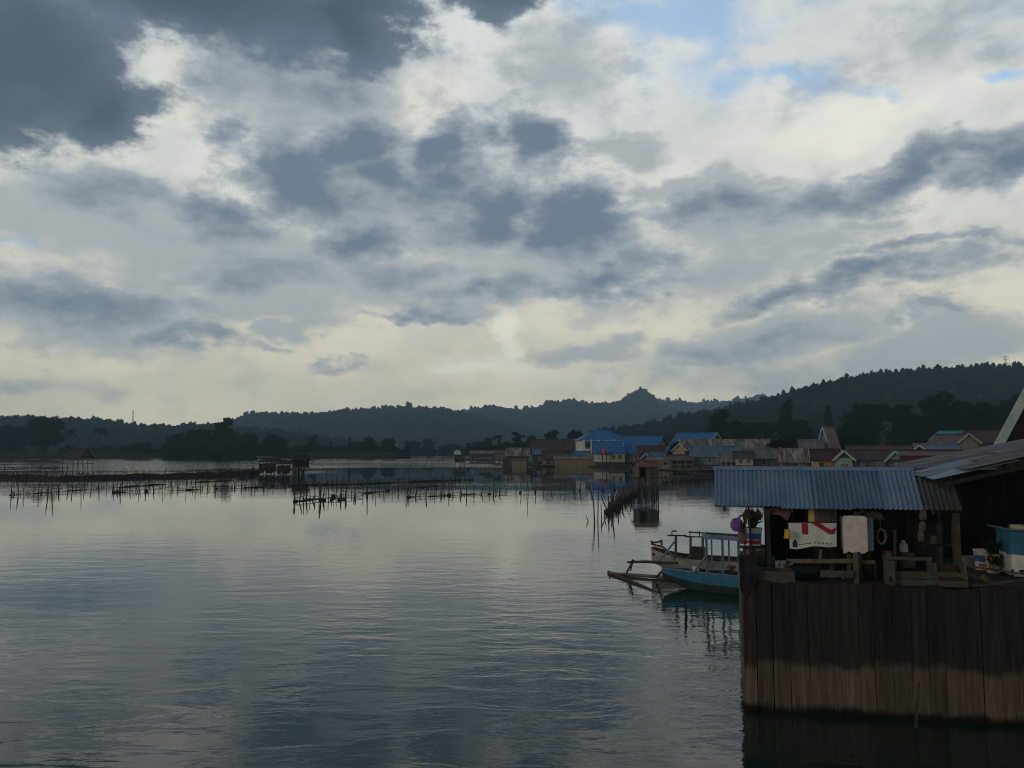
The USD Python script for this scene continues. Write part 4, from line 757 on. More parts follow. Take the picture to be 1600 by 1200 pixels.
# plank pens, posts and laundry bits at the water's edge in front of the houses
g = np.random.default_rng(91)
def jetty(label, x0, x1, y, Y, n):
    a, b = at(x0, y, Y), at(x1, y, Y); a[2] = b[2] = .75; T = Thing('jetty', label, 'jetty', [a[0], a[1], 0])
    for i in range(n):
        p = a + (b - a) * i / (n - 1); T.put('pile', MB().bar([p[0], p[1], -1], [p[0] + g.normal(0, .05), p[1], .8 + g.uniform(0, .8)], .07, k=5), M_STAKE)
    T.put('walkway', MB().beam(a, b, 1.0, .08), W_GREY)
jetty('narrow plank jetty in front of the two blue-roofed houses', 930, 1008, 731, 192, 12)
jetty('low jetty with posts in front of the dark shack and blue-grey house', 1040, 1120, 737, 150, 14)
jetty('short jetty before the tan plank wall, left of the red tank', 830, 872, 730, 203, 8)

# ---------------------------------------------------------------- foreground: plank wall, platform, tin-roofed stall
C0 = on(1165, 1110, 0.0); C1 = on(1600, 1135, 0.0); U = (C1 - C0) / np.linalg.norm(C1 - C0); N = np.array([-U[1], U[0], 0]); S = np.array([.27, 1.0, 0]) / math.hypot(.27, 1.0)
Z = np.array([0, 0, 1.0]); FLOOR, TOP = 2.1, 2.19
def wp(a, b, z): return C0 + a * U + b * N + z * Z
AX = np.array([U, N, Z])                                   # rows: local x, y, z
def plank_material(name, up, low, line):
    """old boards: grain down the board, bleached below an old water line, black algae at the foot"""
    Nn = {'g': ('geometry', {}), 'oi': ('object_info', {}), 'm': ('mapping', {'mapping_type': 'point', 'scale': (9, 9, .55)}), 'off': ('combine_xyz', {}), 'add': ('vector_math', {'math_type': 'add'}), 'ofs': ('math', {'math_type': 'multiply', 'value2': 37.0}),
          'n': ('noise_texture', {'scale': 1.6, 'detail': 7.0, 'roughness': .68}), 'nr': ('map_range', {'range_type': 'smoothstep', 'from_min': .3, 'from_max': .7, 'to_min': .55, 'to_max': 1.3, 'clamp': True}),
          'sx': ('separate_xyz', {}), 'n2': ('noise_texture', {'scale': 3.0, 'detail': 4.0}), 'zl': ('math', {'math_type': 'multiply_add', 'value2': .22}), 'zo': ('math', {'math_type': 'multiply_add', 'value2': .2}),
          'lowf': ('map_range', {'range_type': 'smoothstep', 'from_min': line + .12, 'from_max': line + .28, 'to_min': 1.0, 'to_max': 0.0, 'clamp': True}), 'wet': ('map_range', {'range_type': 'smoothstep', 'from_min': .15, 'from_max': .30, 'to_min': 1.0, 'to_max': 0.0, 'clamp': True}),
          'c1': ('mix', {'color1': up, 'color2': low}), 'c2': ('mix', {'color2': (.010, .008, .006)}), 'tone': ('map_range', {'from_min': 0.0, 'from_max': 1.0, 'to_min': .62, 'to_max': 1.25}), 'mul': ('math', {'math_type': 'multiply'}), 'cc': ('combine_xyz', {}), 'c3': ('mix', {'mix_type': 'multiply', 'fac': 1.0}),
          'b': ('bump', {'strength': .5, 'distance': .012}), 'p': ('principled_bsdf', {'roughness': .85, 'specular_ior_level': .15}),
          'kn': ('voronoi_texture', {'scale': 2.3, 'randomness': 1.0}), 'knm': ('mapping', {'mapping_type': 'point', 'scale': (3.2, 3.2, 1.0)}), 'knr': ('map_range', {'range_type': 'smoothstep', 'from_min': .05, 'from_max': .11, 'to_min': .45, 'to_max': 1.0, 'clamp': True}), 'mul2': ('math', {'math_type': 'multiply'})}
    L = [('oi.random', 'ofs.value1'), ('ofs.value', 'off.x'), ('ofs.value', 'off.z'), ('g.position', 'm.vector'), ('m.vector', 'add.vector1'), ('off.vector', 'add.vector2'), ('add.vector', 'n.vector'), ('n.fac', 'nr.value'), ('g.position', 'sx.vector'), ('g.position', 'n2.vector'),
         ('n2.fac', 'zl.value1'), ('sx.z', 'zl.value3'), ('oi.random', 'zo.value1'), ('zl.value', 'zo.value3'), ('zo.value', 'lowf.value'), ('zl.value', 'wet.value'), ('lowf.result', 'c1.fac'), ('c1.color', 'c3.color1'), ('oi.random', 'tone.value'), ('tone.result', 'mul.value1'), ('nr.result', 'mul.value2'),
         ('g.position', 'knm.vector'), ('knm.vector', 'kn.vector'), ('kn.distance', 'knr.value'), ('knr.result', 'mul2.value1'), ('mul.value', 'mul2.value2'), ('mul2.value', 'cc.x'), ('mul2.value', 'cc.y'), ('mul2.value', 'cc.z'), ('cc.vector', 'c3.color2'), ('c3.color', 'c2.color1'), ('wet.result', 'c2.fac'), ('c2.color', 'p.base_color'), ('n.fac', 'b.height'), ('b.normal', 'p.normal')]
    return usdkit.material(stage, '/World/Looks/' + name, Nn, L, surface='p.BSDF')
M_PLANK = plank_material('water_marked_planks', (.034, .030, .026), (.122, .094, .074), .82)
M_PLANKS = plank_material('side_planks', (.16, .12, .09), (.20, .155, .12), .82)
M_OLD = mat('old_timber', (.07, .062, .05), .9, .45, 3.0, (2, 2, 2), rnd=.3, bump=.4, bscale=25, dirt=((.03, .026, .02), 2.5, .5, .6))
M_PALEWOOD = mat('pale_timber', (.135, .115, .09), .85, .4, 3.0, (2, 2, 2), rnd=.2, bump=.3, bscale=25)
M_BLACKWOOD = mat('near_black_boards', (.022, .02, .018), .9, .4, 3.0, (3, 3, .5), rnd=.3)  # very dark boards for back walls, panels and roof timbers
g = np.random.default_rng(101)
WALL = Thing('plank_wall', 'dark upright plank wall with a pale water-marked lower half, standing in the water', 'plank wall', C0)
def board(a0, a1, b, z0, z1, t, jit=.006):
    """an upright board with slightly uneven edges and top"""
    d = g.normal(0, .004, 4); o = g.uniform(-jit, jit); q = [wp(a0 + d[0], b + o, z0), wp(a1 + d[1], b + o, z0), wp(a1 + d[1], b + o + t, z0), wp(a0 + d[0], b + o + t, z0)]
    w = [wp(a0 + d[2], b + o, z1 + g.uniform(-.012, .012)), wp(a1 + d[3], b + o, z1 + g.uniform(-.012, .012)), wp(a1 + d[3], b + o + t, z1), wp(a0 + d[2], b + o + t, z1)]
    return MB().hexa(np.array(q + w))
WALL.put('corner_post', board(.0, .205, -.02, -.6, TOP - .02, .12, 0), M_PLANK)
edges = [.215] + [at(1100 + q / 3.2, 1100, 1.0)[0] for q in ()]
a = .215
for i in range(24):
    w = g.uniform(.25, .315); WALL.put('plank', board(a + .002, a + w - (.003 if i % 6 else .012), .0, -.6 if i % 5 else -.5, TOP + g.uniform(-.04, .03), .032, .011), M_PLANK); a += w
for i in range(10): WALL.put('lining_board', MB().box(wp(3.55, .045 + .004 * (i % 2), -.1 + i * .235), (6.8, .016, .25), AX), M_BLACKWOOD)  # boards added behind the planks to stop light showing through the gaps
WALL.put('backing_rail', MB().box(wp(3.4, .095, 1.75), (6.6, .07, .10), AX), M_OLD); WALL.put('backing_rail', MB().box(wp(3.4, .095, .5), (6.6, .07, .10), AX), M_OLD)
for i in range(9):                                          # the short side, seen almost edge on
    p, q = C0 + S * (.13 + i * .44), C0 + S * (.13 + (i + 1) * .44 - .012); n = np.array([-S[1], S[0], 0]) * .03
    zt = TOP - .02 + g.uniform(-.05, .05); WALL.put('plank', MB().hexa(np.array([p - .6 * Z, q - .6 * Z, q + n - .6 * Z, p + n - .6 * Z, p + zt * Z, q + zt * Z, q + n + zt * Z, p + n + zt * Z])), M_PLANKS)
single('water_stick', MB().path([on(1431, 1140, 0) - .5 * Z, on(1431, 1137, 0), at(1433, 1100, 13.15), at(1436, 1066, 13.16)], [.028, .028, .022, .014], 6), M_OLD, 'short crooked stick standing in the water against the dark plank wall', 'stick', smooth=50)

PLAT = Thing('platform', 'dark board platform behind the plank wall that carries the stall and goods', 'platform', wp(.2, .3, 0))
for i in range(14): PLAT.put('floor_board', MB().box(wp(3.8 + .04 * i, .3 + i * .42, FLOOR - .02), (7.4, .405, .04), AX), M_OLD)
for aa in (.5, 2.5, 4.5, 6.5):
    for bb in (.3, 2.6, 5.4): PLAT.put('pile', MB().bar(wp(aa, bb, -1), wp(aa, bb, FLOOR - .04), .08, k=7), M_OLD)

# corrugated roof of the stall
def tinmat(name, c1, c2, rust, amount, rough=.5, metal=.0, axis='x'):
    Nn = {'tc': ('texture_coordinate', {}), 'oi': ('object_info', {}), 'm': ('mapping', {'mapping_type': 'point', 'scale': (1, 1, 1)}), 'o': ('combine_xyz', {}), 'os': ('math', {'math_type': 'multiply', 'value2': 19.0}), 'ad': ('vector_math', {'math_type': 'add'}),
          'n1': ('noise_texture', {'scale': 2.2, 'detail': 5.0, 'roughness': .62}), 'r1': ('map_range', {'range_type': 'smoothstep', 'from_min': .35, 'from_max': .66, 'clamp': True}), 'mx': ('mix', {'color1': c1, 'color2': c2}),
          'ms': ('mapping', {'mapping_type': 'point', 'scale': (14, 1.1, 1.1) if axis == 'x' else (1.1, 14, 1.1)}), 'n2': ('noise_texture', {'scale': 1.0, 'detail': 5.0, 'roughness': .6}), 'r2': ('map_range', {'range_type': 'smoothstep', 'from_min': 1 - amount, 'from_max': 1.12 - amount, 'to_max': .85, 'clamp': True}), 'mx2': ('mix', {'color2': rust}),
          't': ('map_range', {'from_min': 0.0, 'from_max': 1.0, 'to_min': .72, 'to_max': 1.2}), 'cc': ('combine_xyz', {}), 'mm': ('mix', {'mix_type': 'multiply', 'fac': 1.0}), 'n3': ('noise_texture', {'scale': 55.0, 'detail': 3.0}), 'r3': ('map_range', {'from_min': .3, 'from_max': .7, 'to_min': rough - .1, 'to_max': rough + .15}), 'p': ('principled_bsdf', {'metallic': metal, 'specular_ior_level': .4})}
    L = [('tc.object', 'm.vector'), ('oi.random', 'os.value1'), ('os.value', 'o.x'), ('os.value', 'o.z'), ('m.vector', 'ad.vector1'), ('o.vector', 'ad.vector2'), ('ad.vector', 'n1.vector'), ('ad.vector', 'ms.vector'), ('ms.vector', 'n2.vector'), ('n1.fac', 'r1.value'), ('r1.result', 'mx.fac'), ('n2.fac', 'r2.value'), ('mx.color', 'mx2.color1'), ('r2.result', 'mx2.fac'),
         ('oi.random', 't.value'), ('t.result', 'cc.x'), ('t.result', 'cc.y'), ('t.result', 'cc.z'), ('mx2.color', 'mm.color1'), ('cc.vector', 'mm.color2'), ('mm.color', 'p.base_color'), ('ad.vector', 'n3.vector'), ('n3.fac', 'r3.value'), ('r3.result', 'p.roughness')]
    return usdkit.material(stage, '/World/Looks/' + name, Nn, L, surface='p.BSDF')
M_TINBLUE = tinmat('faded_blue_tin', (.10, .178, .30), (.15, .212, .31), (.13, .115, .10), .42, .32)
M_TINSHADE = tinmat('shaded_rusty_blue_tin', (.085, .10, .12), (.06, .058, .055), (.09, .06, .042), .42, .55)  # rust, plus shade of the roof above painted into the base colour
M_TINDARK = tinmat('dark_rusty_tin', (.075, .07, .06), (.05, .042, .035), (.09, .055, .035), .45, .7)
M_TINGREY = tinmat('weathered_grey_tin', (.20, .21, .22), (.13, .13, .135), (.10, .075, .06), .42, .6, axis='y')
M_TINPALE = tinmat('pale_blue_grey_tin', (.24, .31, .38), (.2, .26, .33), (.14, .13, .12), .32, .5, axis='y')
def corrugated(p, along, down, w, L, pitch=.082, amp=.016, sag=.0, n=7, phase=0.0):
    """one corrugated sheet: ribs run along 'down'; p is its upper left corner"""
    up = np.cross(along, down); up = up / np.linalg.norm(up); up = up if up[2] > 0 else -up
    k = int(w / pitch * n) + 1; s = np.linspace(0, w, k); t = np.linspace(0, L, 5); P = np.array([[p + along * x + down * y + up * (amp * math.sin(2 * math.pi * x / pitch + phase) - sag * math.sin(math.pi * y / L)) for x in s] for y in t])
    mb = MB().grid(P); mb.grid(P[::-1] - up * .0018); return mb
EL = on(1118, 791, 3.42); ER = on(1500, 798, 3.42); RD = (ER - EL) / np.linalg.norm(ER - EL); RB = np.array([-RD[1], RD[0], 0]); RUN, RISE = .74, .72
DN = -(RB * RUN + Z * RISE); SLOPE = np.linalg.norm(-RB * RUN - Z * RISE); DN = (-RB * RUN - Z * RISE) / SLOPE
RL = EL - DN * SLOPE; WID = np.linalg.norm(ER - EL)
STALL = Thing('tin_roofed_stall', 'open stall with a faded blue corrugated tin roof on the dark platform', 'stall', [EL[0] + .3, EL[1] + .4, FLOOR])
ns = 7; sw = WID / ns
for i in range(ns):
    lift = np.cross(RD, DN); lift = lift if lift[2] > 0 else -lift
    STALL.put('roof_sheet', corrugated(RL + RD * (i * sw - .02) + lift * (.003 * (i % 2)) + DN * g.uniform(-.01, .02), RD + DN * g.uniform(-.006, .006), DN, sw + .06, SLOPE + g.uniform(-.015, .02), phase=i * .9), M_TINBLUE if i < ns - 1 else M_TINSHADE, smooth=40, label=None if i < ns - 1 else 'rusty sheet with shade painted in at the right end of the blue tin roof')
DB = (RB * RUN - Z * RISE) / SLOPE
nails = MB(); liftn = np.cross(RD, DN); liftn = liftn if liftn[2] > 0 else -liftn
for i in range(ns):
    for dd in (.12, .5, .9):
        for k in range(3): nails.box(RL + RD * (i * sw + .1 + k * .22 + g.uniform(-.02, .02)) + DN * (dd * SLOPE) + liftn * .014, (.016, .016, .008), np.array([RD, DN, liftn]))
STALL.put('nail_heads', nails, M_OLD, kind='stuff')
for i in range(ns): STALL.put('rear_sheet', corrugated(RL + RD * (i * sw - .02), RD, DB, sw + .05, SLOPE * 1.05, n=5), M_TINDARK, smooth=40)
lift = np.cross(RD, DN); lift = lift if lift[2] > 0 else -lift; cp = []
for off, dz in ((-.08, .004), (-.04, .012), (0, .026), (.05, .014), (.115, .006)):
    base = RL + (DN * -off if off < 0 else DB * off) + Z * dz + (lift * .012 if off < 0 else 0); cp.append([base - RD * .05, base + RD * (WID * .86)])
STALL.put('ridge_cap', MB().grid(np.array(cp)).grid(np.array(cp)[::-1] - Z * .003), M_TINBLUE, smooth=30)
for q, zz in ((EL + RD * .02 - DN * .2, -.075), (RL, -.09), (RL + DB * SLOPE, -.07)): STALL.put('purlin', MB().beam(q + Z * zz - RD * .04, q + Z * zz + RD * (WID + .05), .05, .07), M_OLD)
for q in (0.04, .33, .62, .9):
    STALL.put('rafter', MB().beam(RL + RD * WID * q - Z * .07, EL + RD * WID * q - Z * .07 + RB * .05, .045, .06), M_OLD)
STALL.put('verge_board', MB().beam(RL - RD * .03 - Z * .06, RL - RD * .03 + DB * SLOPE - Z * .05, .03, .13), M_BLACKWOOD)
for q, bb in ((.225, .3), (.60, .12), (.99, .12), (.235, 1.4), (.46, 1.42), (.68, 1.42), (.99, 1.42)):
    p = EL + RD * WID * q + RB * bb; STALL.put('post', MB().beam([p[0], p[1], FLOOR], [p[0], p[1], 3.36 if bb < 1 else 3.40], .085, .085), M_OLD)
bw0 = EL + RB * 1.46; x, bn = 1.02, []                          # the dark back wall, board by board, open to the sea at its left end
while x < WID - .05:
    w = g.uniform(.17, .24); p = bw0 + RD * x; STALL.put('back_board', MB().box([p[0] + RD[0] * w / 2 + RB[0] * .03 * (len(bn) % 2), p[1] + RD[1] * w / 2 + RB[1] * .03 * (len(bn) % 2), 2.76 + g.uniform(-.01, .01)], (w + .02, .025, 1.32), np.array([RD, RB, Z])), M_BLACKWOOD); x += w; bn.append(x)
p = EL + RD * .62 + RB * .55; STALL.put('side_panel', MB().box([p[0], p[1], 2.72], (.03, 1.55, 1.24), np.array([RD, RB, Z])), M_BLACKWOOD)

# neighbouring shed on the right: low tin roof rising to the right, pale gable board, black interior
SHED = Thing('dark_shed', 'black-fronted shed at the right edge under weathered grey tin sheets', 'shed', wp(4.6, 2.2, FLOOR))
P00, P10, P01, P11 = at(1463, 748, 13.4), at(1680, 700, 12.8), at(1404, 731, 17.0), at(1700, 675, 18.4)
def roofpt(s, t): return (P00 * (1 - s) + P10 * s) * (1 - t) + (P01 * (1 - s) + P11 * s) * t
nr = 6
for k in range(nr):
    t0, t1 = k / nr, (k + 1) / nr + .03; a0, b0 = roofpt(-.02 - .02 * (k % 2), t0), roofpt(-.02 - .02 * (k % 2), t1); c0 = roofpt(1, t0)
    dn = c0 - a0; L = np.linalg.norm(dn); dn /= L; al = b0 - a0; w = np.linalg.norm(al); al /= w; lift = np.cross(dn, al); lift = lift if lift[2] > 0 else -lift
    first = 0.0 if k < 3 else .0
    SHED.put('roof_sheet', corrugated(a0 + lift * .02 * k, al, dn, w, L * (.62 if k in (0, 1) else 1.0), amp=.01, n=6), M_TINPALE if k in (0, 1, 2) else M_TINGREY, smooth=40)
    if k < 3: q = roofpt(.22 + .14 * k, t0 - .02); SHED.put('patch_sheet', corrugated(q + lift * (.05 + .02 * k), al, dn, w * 1.1, np.linalg.norm(c0 - q), amp=.01, n=6), M_TINGREY, smooth=40)
for s in (.02, .5, .96): SHED.put('rafter', MB().beam(roofpt(s, .02) - Z * .06, roofpt(s, .98) - Z * .06, .06, .08), M_BLACKWOOD)
for t in (.03, .5, .97): SHED.put('purlin', MB().beam(roofpt(.02, t) - Z * .13, roofpt(1, t) - Z * .13, .06, .07), M_BLACKWOOD)
x = 0.0
for i in range(17):
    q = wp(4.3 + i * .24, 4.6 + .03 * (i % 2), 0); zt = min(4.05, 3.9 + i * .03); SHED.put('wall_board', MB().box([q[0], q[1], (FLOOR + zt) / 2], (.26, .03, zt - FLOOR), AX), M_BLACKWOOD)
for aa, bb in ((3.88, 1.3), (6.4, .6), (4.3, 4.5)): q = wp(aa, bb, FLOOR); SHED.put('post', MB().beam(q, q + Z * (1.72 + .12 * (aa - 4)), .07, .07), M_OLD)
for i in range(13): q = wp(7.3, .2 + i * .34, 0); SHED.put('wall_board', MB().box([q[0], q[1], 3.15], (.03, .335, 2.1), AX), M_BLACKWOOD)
NB = Thing('neighbour_house', 'dark gable with a steep pale turquoise edge board at the right edge', 'house', at(1640, 715, 20.2))
M_MINT = mat('pale_mint_paint', (.42, .55, .52), .6, .25, 4.0, color2=(.32, .42, .4), dirt=((.16, .18, .17), 5.0, .55, .6), bump=.2)
g0, g1 = at(1556, 704, 20.0), at(1640, 546, 20.0); NB.put('verge_board', MB().beam(g0, g1, .22, .035, up=(0, 1, 0)), M_MINT); NB.put('verge_board', MB().beam(g1, g1 + (g1 - g0) * [1, 1, -1], .22, .035, up=(0, 1, 0)), M_MINT)
tri = np.array([g0 + [.08, .06, -1.5], g0 + [.08, .06, 0], g1 + [0, .06, -.1], g0 + [2 * (g1 - g0)[0] - .08, .06, 0], g0 + [2 * (g1 - g0)[0] - .08, .06, -1.5]]); NB.put('gable_wall', MB().prism(tri, [0, .1, 0]), M_BLACKWOOD)
for aa, bb in ((g0, g1), (g0 + [2 * (g1 - g0)[0], 0, 0], g1)): NB.put('roof_slope', MB().slab([aa + [.04, .03, -.02], bb + [.04, .03, -.02], bb + [5.2, 5, -.02], aa + [5.2, 5, -.02]], .05), M_TINDARK)
for sx in (.2, 2 * (g1 - g0)[0] - .2): q = g0 + [sx, .12, 0]; NB.put('post', MB().beam([q[0], q[1], 0], [q[0], q[1], q[2] - .2], .14, .14), M_OLD); NB.put('post', MB().beam([q[0] + 4.6, q[1] + 4.6, 0], [q[0] + 4.6, q[1] + 4.6, q[2] - .2], .14, .14), M_OLD)

# ---------------------------------------------------------------- goods on the platform
def pxbox(x0, x1, y0, y1, Y, D, ch=.012, yaw=0.0):
    """a box whose front spans those pixels at distance Y, D deep"""
    a, b = at(x0, y1, Y), at(x1, y0, Y); c, s = math.cos(yaw), math.sin(yaw); ax = np.array([U * c + N * s, N * c - U * s, Z]); w = (b[0] - a[0]) / U[0]; h = b[2] - a[2]
    m = (at((x0 + x1) / 2, (y0 + y1) / 2, Y)) + ax[1] * D / 2; return MB().box(m, (w, D, h), ax, ch=ch), m, (w, D, h), ax
def cloth(name, col, rough=.8, **k): return mat(name, col, rough, .2, 5.0, bump=.25, bscale=18, **k)
M_GREYWOOD = mat('grey_green_timber', (.085, .085, .07), .85, .35, 3, (2, 2, 2), rnd=.2, bump=.3, bscale=25)
M_BLACKCLOTH = cloth('black_net_cloth', (.018, .018, .02), .95)
M_CARD = mat('cardboard', (.26, .21, .16), .85, .25, 5.0, dirt=((.12, .1, .08), 3, .55, .5)); M_BLUETARP = cloth('blue_grey_tarp', (.16, .2, .25), .6); M_NAVY = mat('navy_plastic', (.03, .045, .075), .5, .2, 5)
M_CONC = mat('concrete_block', (.30, .31, .30), .9, .3, 8, bump=.4, bscale=60); M_PURPLE = cloth('purple_plastic_bag', (.22, .10, .34), .45); M_SACK = cloth('brown_sack', (.16, .125, .11), .9)
M_YELLOW = mat('orange_yellow_plastic', (.62, .30, .03), .4, .15, 6); M_BANNER = cloth('white_banner_cloth', (.62, .66, .65), .7, dirt=((.35, .36, .35), 4, .58, .5)); M_REDP = mat('dark_red_print', (.36, .02, .05), .7, .2, 6); M_INK = mat('black_print', (.02, .02, .022), .7, .2, 6)
M_SACKW = cloth('pinkish_white_cloth', (.62, .56, .54), .85, dirt=((.42, .38, .36), 5, .55, .5)); M_STEELB = mat('blue_grey_panel', (.14, .19, .27), .5, .25, 5)
M_BUCKET = mat('white_plastic', (.62, .62, .56), .45, .15, 5, dirt=((.3, .28, .22), 4, .56, .6)); M_BLUEL = mat('blue_label', (.06, .13, .36), .5, .2, 5); M_REDL = mat('red_label', (.5, .06, .06), .5, .2, 5); M_CREAMP = mat('cream_glaze', (.58, .52, .36), .35, .15, 5)
M_LEAFG = leafmat('potted_leaves', (.025, .05, .015), (.06, .085, .03), .3); M_DRYLEAF = leafmat('dry_brown_leaves', (.14, .10, .05), (.09, .065, .035), .2)
M_YEL2 = mat('yellow_board', (.58, .46, .16), .75, .2, 5); M_BLUECOOL = mat('blue_cover_cloth', (.035, .17, .30), .6, .25, 5, bump=.3, bscale=15); M_WHITECOOL = mat('scuffed_white_foam', (.68, .70, .70), .7, .2, 6, dirt=((.3, .3, .3), 7, .6, .7)); M_POT = mat('brown_clay_pot', (.16, .10, .07), .8, .3, 6)
def bucket(T, c, r0, r1, h, m, band=None, dots=None, rim=True):
    T.put('body', MB().lathe([(0, 0), (r0, 0), (r0 + .004, .008), (r1, h), (r1 - .006, h), (r0 - .004, .015), (0, .012)], c, 28), m, smooth=40)
    if rim: T.put('rim', MB().lathe([(r1 - .004, h - .03), (r1 + .012, h - .028), (r1 + .012, h - .008), (r1 + .004, h + .004), (r1 - .008, h + .004)], c, 28), m, smooth=40)
    if band: rr = lambda z: r0 + (r1 - r0) * z / h + .003; T.put('label_band', MB().lathe([(rr(band[0] * h), band[0] * h), (rr(band[1] * h), band[1] * h)], c, 28), band[2], smooth=40)
    hd = [np.array(c) + [r1 * math.cos(t) * 1.02, -.02 - r1 * .5 * math.sin(t), h - .03 - r1 * .55 * math.sin(t)] for t in np.linspace(0, math.pi, 9)]; T.put('handle', MB().path(hd, .004, 4), M_STEEL)

mb, m, sz, ax = pxbox(1178, 1240, 893, 912, 14.25, .5); T = Thing('grey_crate', 'low grey-green timber trough behind the left end of the plank wall', 'crate', m - Z * sz[2] / 2)
for s in (-1, 1): T.put('side', MB().box(m + ax[1] * s * (sz[1] / 2 - .015), (sz[0], .03, sz[2]), ax, ch=.006), M_GREYWOOD); T.put('end', MB().box(m + ax[0] * s * (sz[0] / 2 - .015), (.03, sz[1] - .06, sz[2]), ax, ch=.006), M_GREYWOOD)
T.put('bottom', MB().box(m - Z * (sz[2] / 2 - .02), (sz[0] - .06, sz[1] - .06, .03), ax), M_OLD)
# black cloth over the corner
P = []
for i, t in enumerate(np.linspace(0, 1, 15)):
    row = []
    for j, s in enumerate(np.linspace(0, 1, 15)):
        q = C0 + U * (-.05 + .30 * s) - N * (.045 + .03 * math.sin(s * 14 + t * 2)); z = TOP + .42 - t * (.55 + .12 * math.sin(s * 5)); q = q + N * (.28 * max(0, 1 - t * 2.2)); row.append([q[0], q[1], z])
    P.append(row)
T = Thing('black_cloth', 'black netting cloth hung over the left corner of the plank wall', 'cloth', wp(.1, .2, FLOOR)); P = np.array(P); T.put('drape', MB().grid(P).grid(P[::-1] + N * .01), M_BLACKCLOTH, smooth=True)
T.put('peg', MB().bar(wp(.10, .28, FLOOR - .1), wp(.10, .27, TOP + .46), .03, k=6), M_OLD)
mb, m, sz, ax = pxbox(1176, 1198, 862, 884, 16.2, .3, yaw=.3); ax2 = np.array([ax[0] * .94 + Z * .34, ax[1], Z * .94 - ax[0] * .34]); T = Thing('cardboard_box', 'tilted brown cardboard box below the bucket shelf', 'box', m - Z * sz[2] / 2); T.put('body', MB().box(m, sz, ax2, ch=.006), M_CARD)
T.put('flap', MB().box(m + ax2[2] * (sz[2] / 2 + .01) + ax2[0] * sz[0] * .4 + ax2[0] * .06, (sz[0] * .5, sz[1] * .9, .008), np.array([ax2[0] * .9 + Z * .42, ax2[1], ax2[2] * .9 - ax2[0] * .42])), M_CARD); T.put('tape', MB().box(m + ax2[2] * (sz[2] / 2 + .0015), (.05, sz[1] * .98, .002), ax2), M_SACK)
def lump(c, r, seed, n=.35, k=3):
    s = trimesh.creation.icosphere(k, 1.0); v = np.array(s.vertices); v = v * (1 + n * (meshkit.fbm(v * 1.6 + seed, 4, seed)[:, None] - .5) * 2); v[:, 2] = np.maximum(v[:, 2], -.75); return MB().add(v * np.array(r) + np.asarray(c), s.faces)
c = on(1192, 893, FLOOR); c[2] = FLOOR; T = Thing('tarp_bundle', 'crumpled blue-grey tarp on the floor left of the breeze block', 'tarp', c); T.put('cloth', lump(c + Z * .09, (.2, .16, .12), 3), M_BLUETARP, smooth=True); T.put('cord', MB().path([c + [-.2, -.12, .12], c + [0, -.17, .15], c + [.19, -.12, .1]], .006, 4), M_OLD)
mb, m, sz, ax = pxbox(1202, 1214, 868, 894, 15.4, .1); ax2 = np.array([ax[0] * .93 + Z * .36, ax[1], Z * .93 - ax[0] * .36]); T = Thing('jerrycan', 'dark navy plastic canister leaning left of the breeze block', 'canister', m - Z * sz[2] / 2); T.put('body', MB().box(m, sz, ax2, ch=.03), M_NAVY); T.put('cap', MB().bar(m + ax2[2] * sz[2] / 2 + ax2[0] * .03, m + ax2[2] * (sz[2] / 2 + .03) + ax2[0] * .03, .02, k=10), M_NAVY)
mb, m, sz, ax = pxbox(1213, 1238, 877, 895, 15.3, .16); T = Thing('breeze_block', 'pale grey breeze block with six holes on the platform', 'block', m - Z * sz[2] / 2); w, d, h = sz; xs = [-w / 2, -w * .32, -w * .2, -w * .06, w * .06, w * .2, w * .32, w / 2]; zs = [-h / 2, -h * .3, -h * .08, h * .08, h * .3, h / 2]
blk = MB()
for i in range(7):
    for j in range(5):
        if i in (1, 3, 5) and j in (1, 3): continue
        blk.box(m + ax[0] * (xs[i] + xs[i + 1]) / 2 + Z * (zs[j] + zs[j + 1]) / 2, (xs[i + 1] - xs[i], d, zs[j + 1] - zs[j]), ax)
blk.box(m + ax[1] * d * .3, (w * .9, d * .2, h * .9), ax); T.put('body', blk, M_CONC, kind='stuff') if False else T.put('body', blk, M_CONC)
# bucket shelf and the things on it
YS = 15.55; T = Thing('bucket_shelf', 'thin plank shelf at the open left end of the stall', 'shelf', at(1178, 900, YS)); T.put('board', MB().beam(at(1157, 855, YS), at(1200, 854, YS + .1), .26, .035), M_OLD)
for x, yy in ((1163, YS - .06), (1164, YS + .1), (1178, YS)): q = at(x, 856, yy); T.put('leg', MB().beam([q[0], q[1], FLOOR], q - Z * .02, .045, .045), M_PALEWOOD)
sz_ = at(1178, 853, YS) + Z * .012; T = Thing('paint_bucket', 'paint bucket with blue and red label used as a planter on the shelf', 'bucket', sz_); bucket(T, sz_, .125, .15, .33, M_BUCKET, (.38, .72, M_BLUEL)); T.put('red_band', MB().lathe([(.1335, .04), (.1375, .11)], sz_, 28), M_REDL, smooth=40)
T.put('soil', MB().lathe([(0, .30), (.14, .30)], sz_, 20), M_POT)
for i in range(16):
    a = g.uniform(0, 6.28); L = g.uniform(.3, .52); d = np.array([math.cos(a), math.sin(a), 0]); p0 = sz_ + Z * .3 + d * .03; pts = [p0 + d * (.16 * t * t * (1 + .6 * (i % 3))) + Z * (L * t - .16 * t * t) for t in np.linspace(0, 1, 6)]; sd = np.array([-d[1], d[0], 0]); lf = MB()
    for q in range(5): w0, w1 = .038 * math.sin(math.pi * (q + .4) / 5.6), .038 * math.sin(math.pi * (q + 1.4) / 5.6); lf.add([pts[q] - sd * w0, pts[q] + sd * w0, pts[q + 1] + sd * w1, pts[q + 1] - sd * w1], [[0, 1, 2, 3]])
    T.put('leaf', lf, M_LEAFG if i % 3 else M_DRYLEAF)
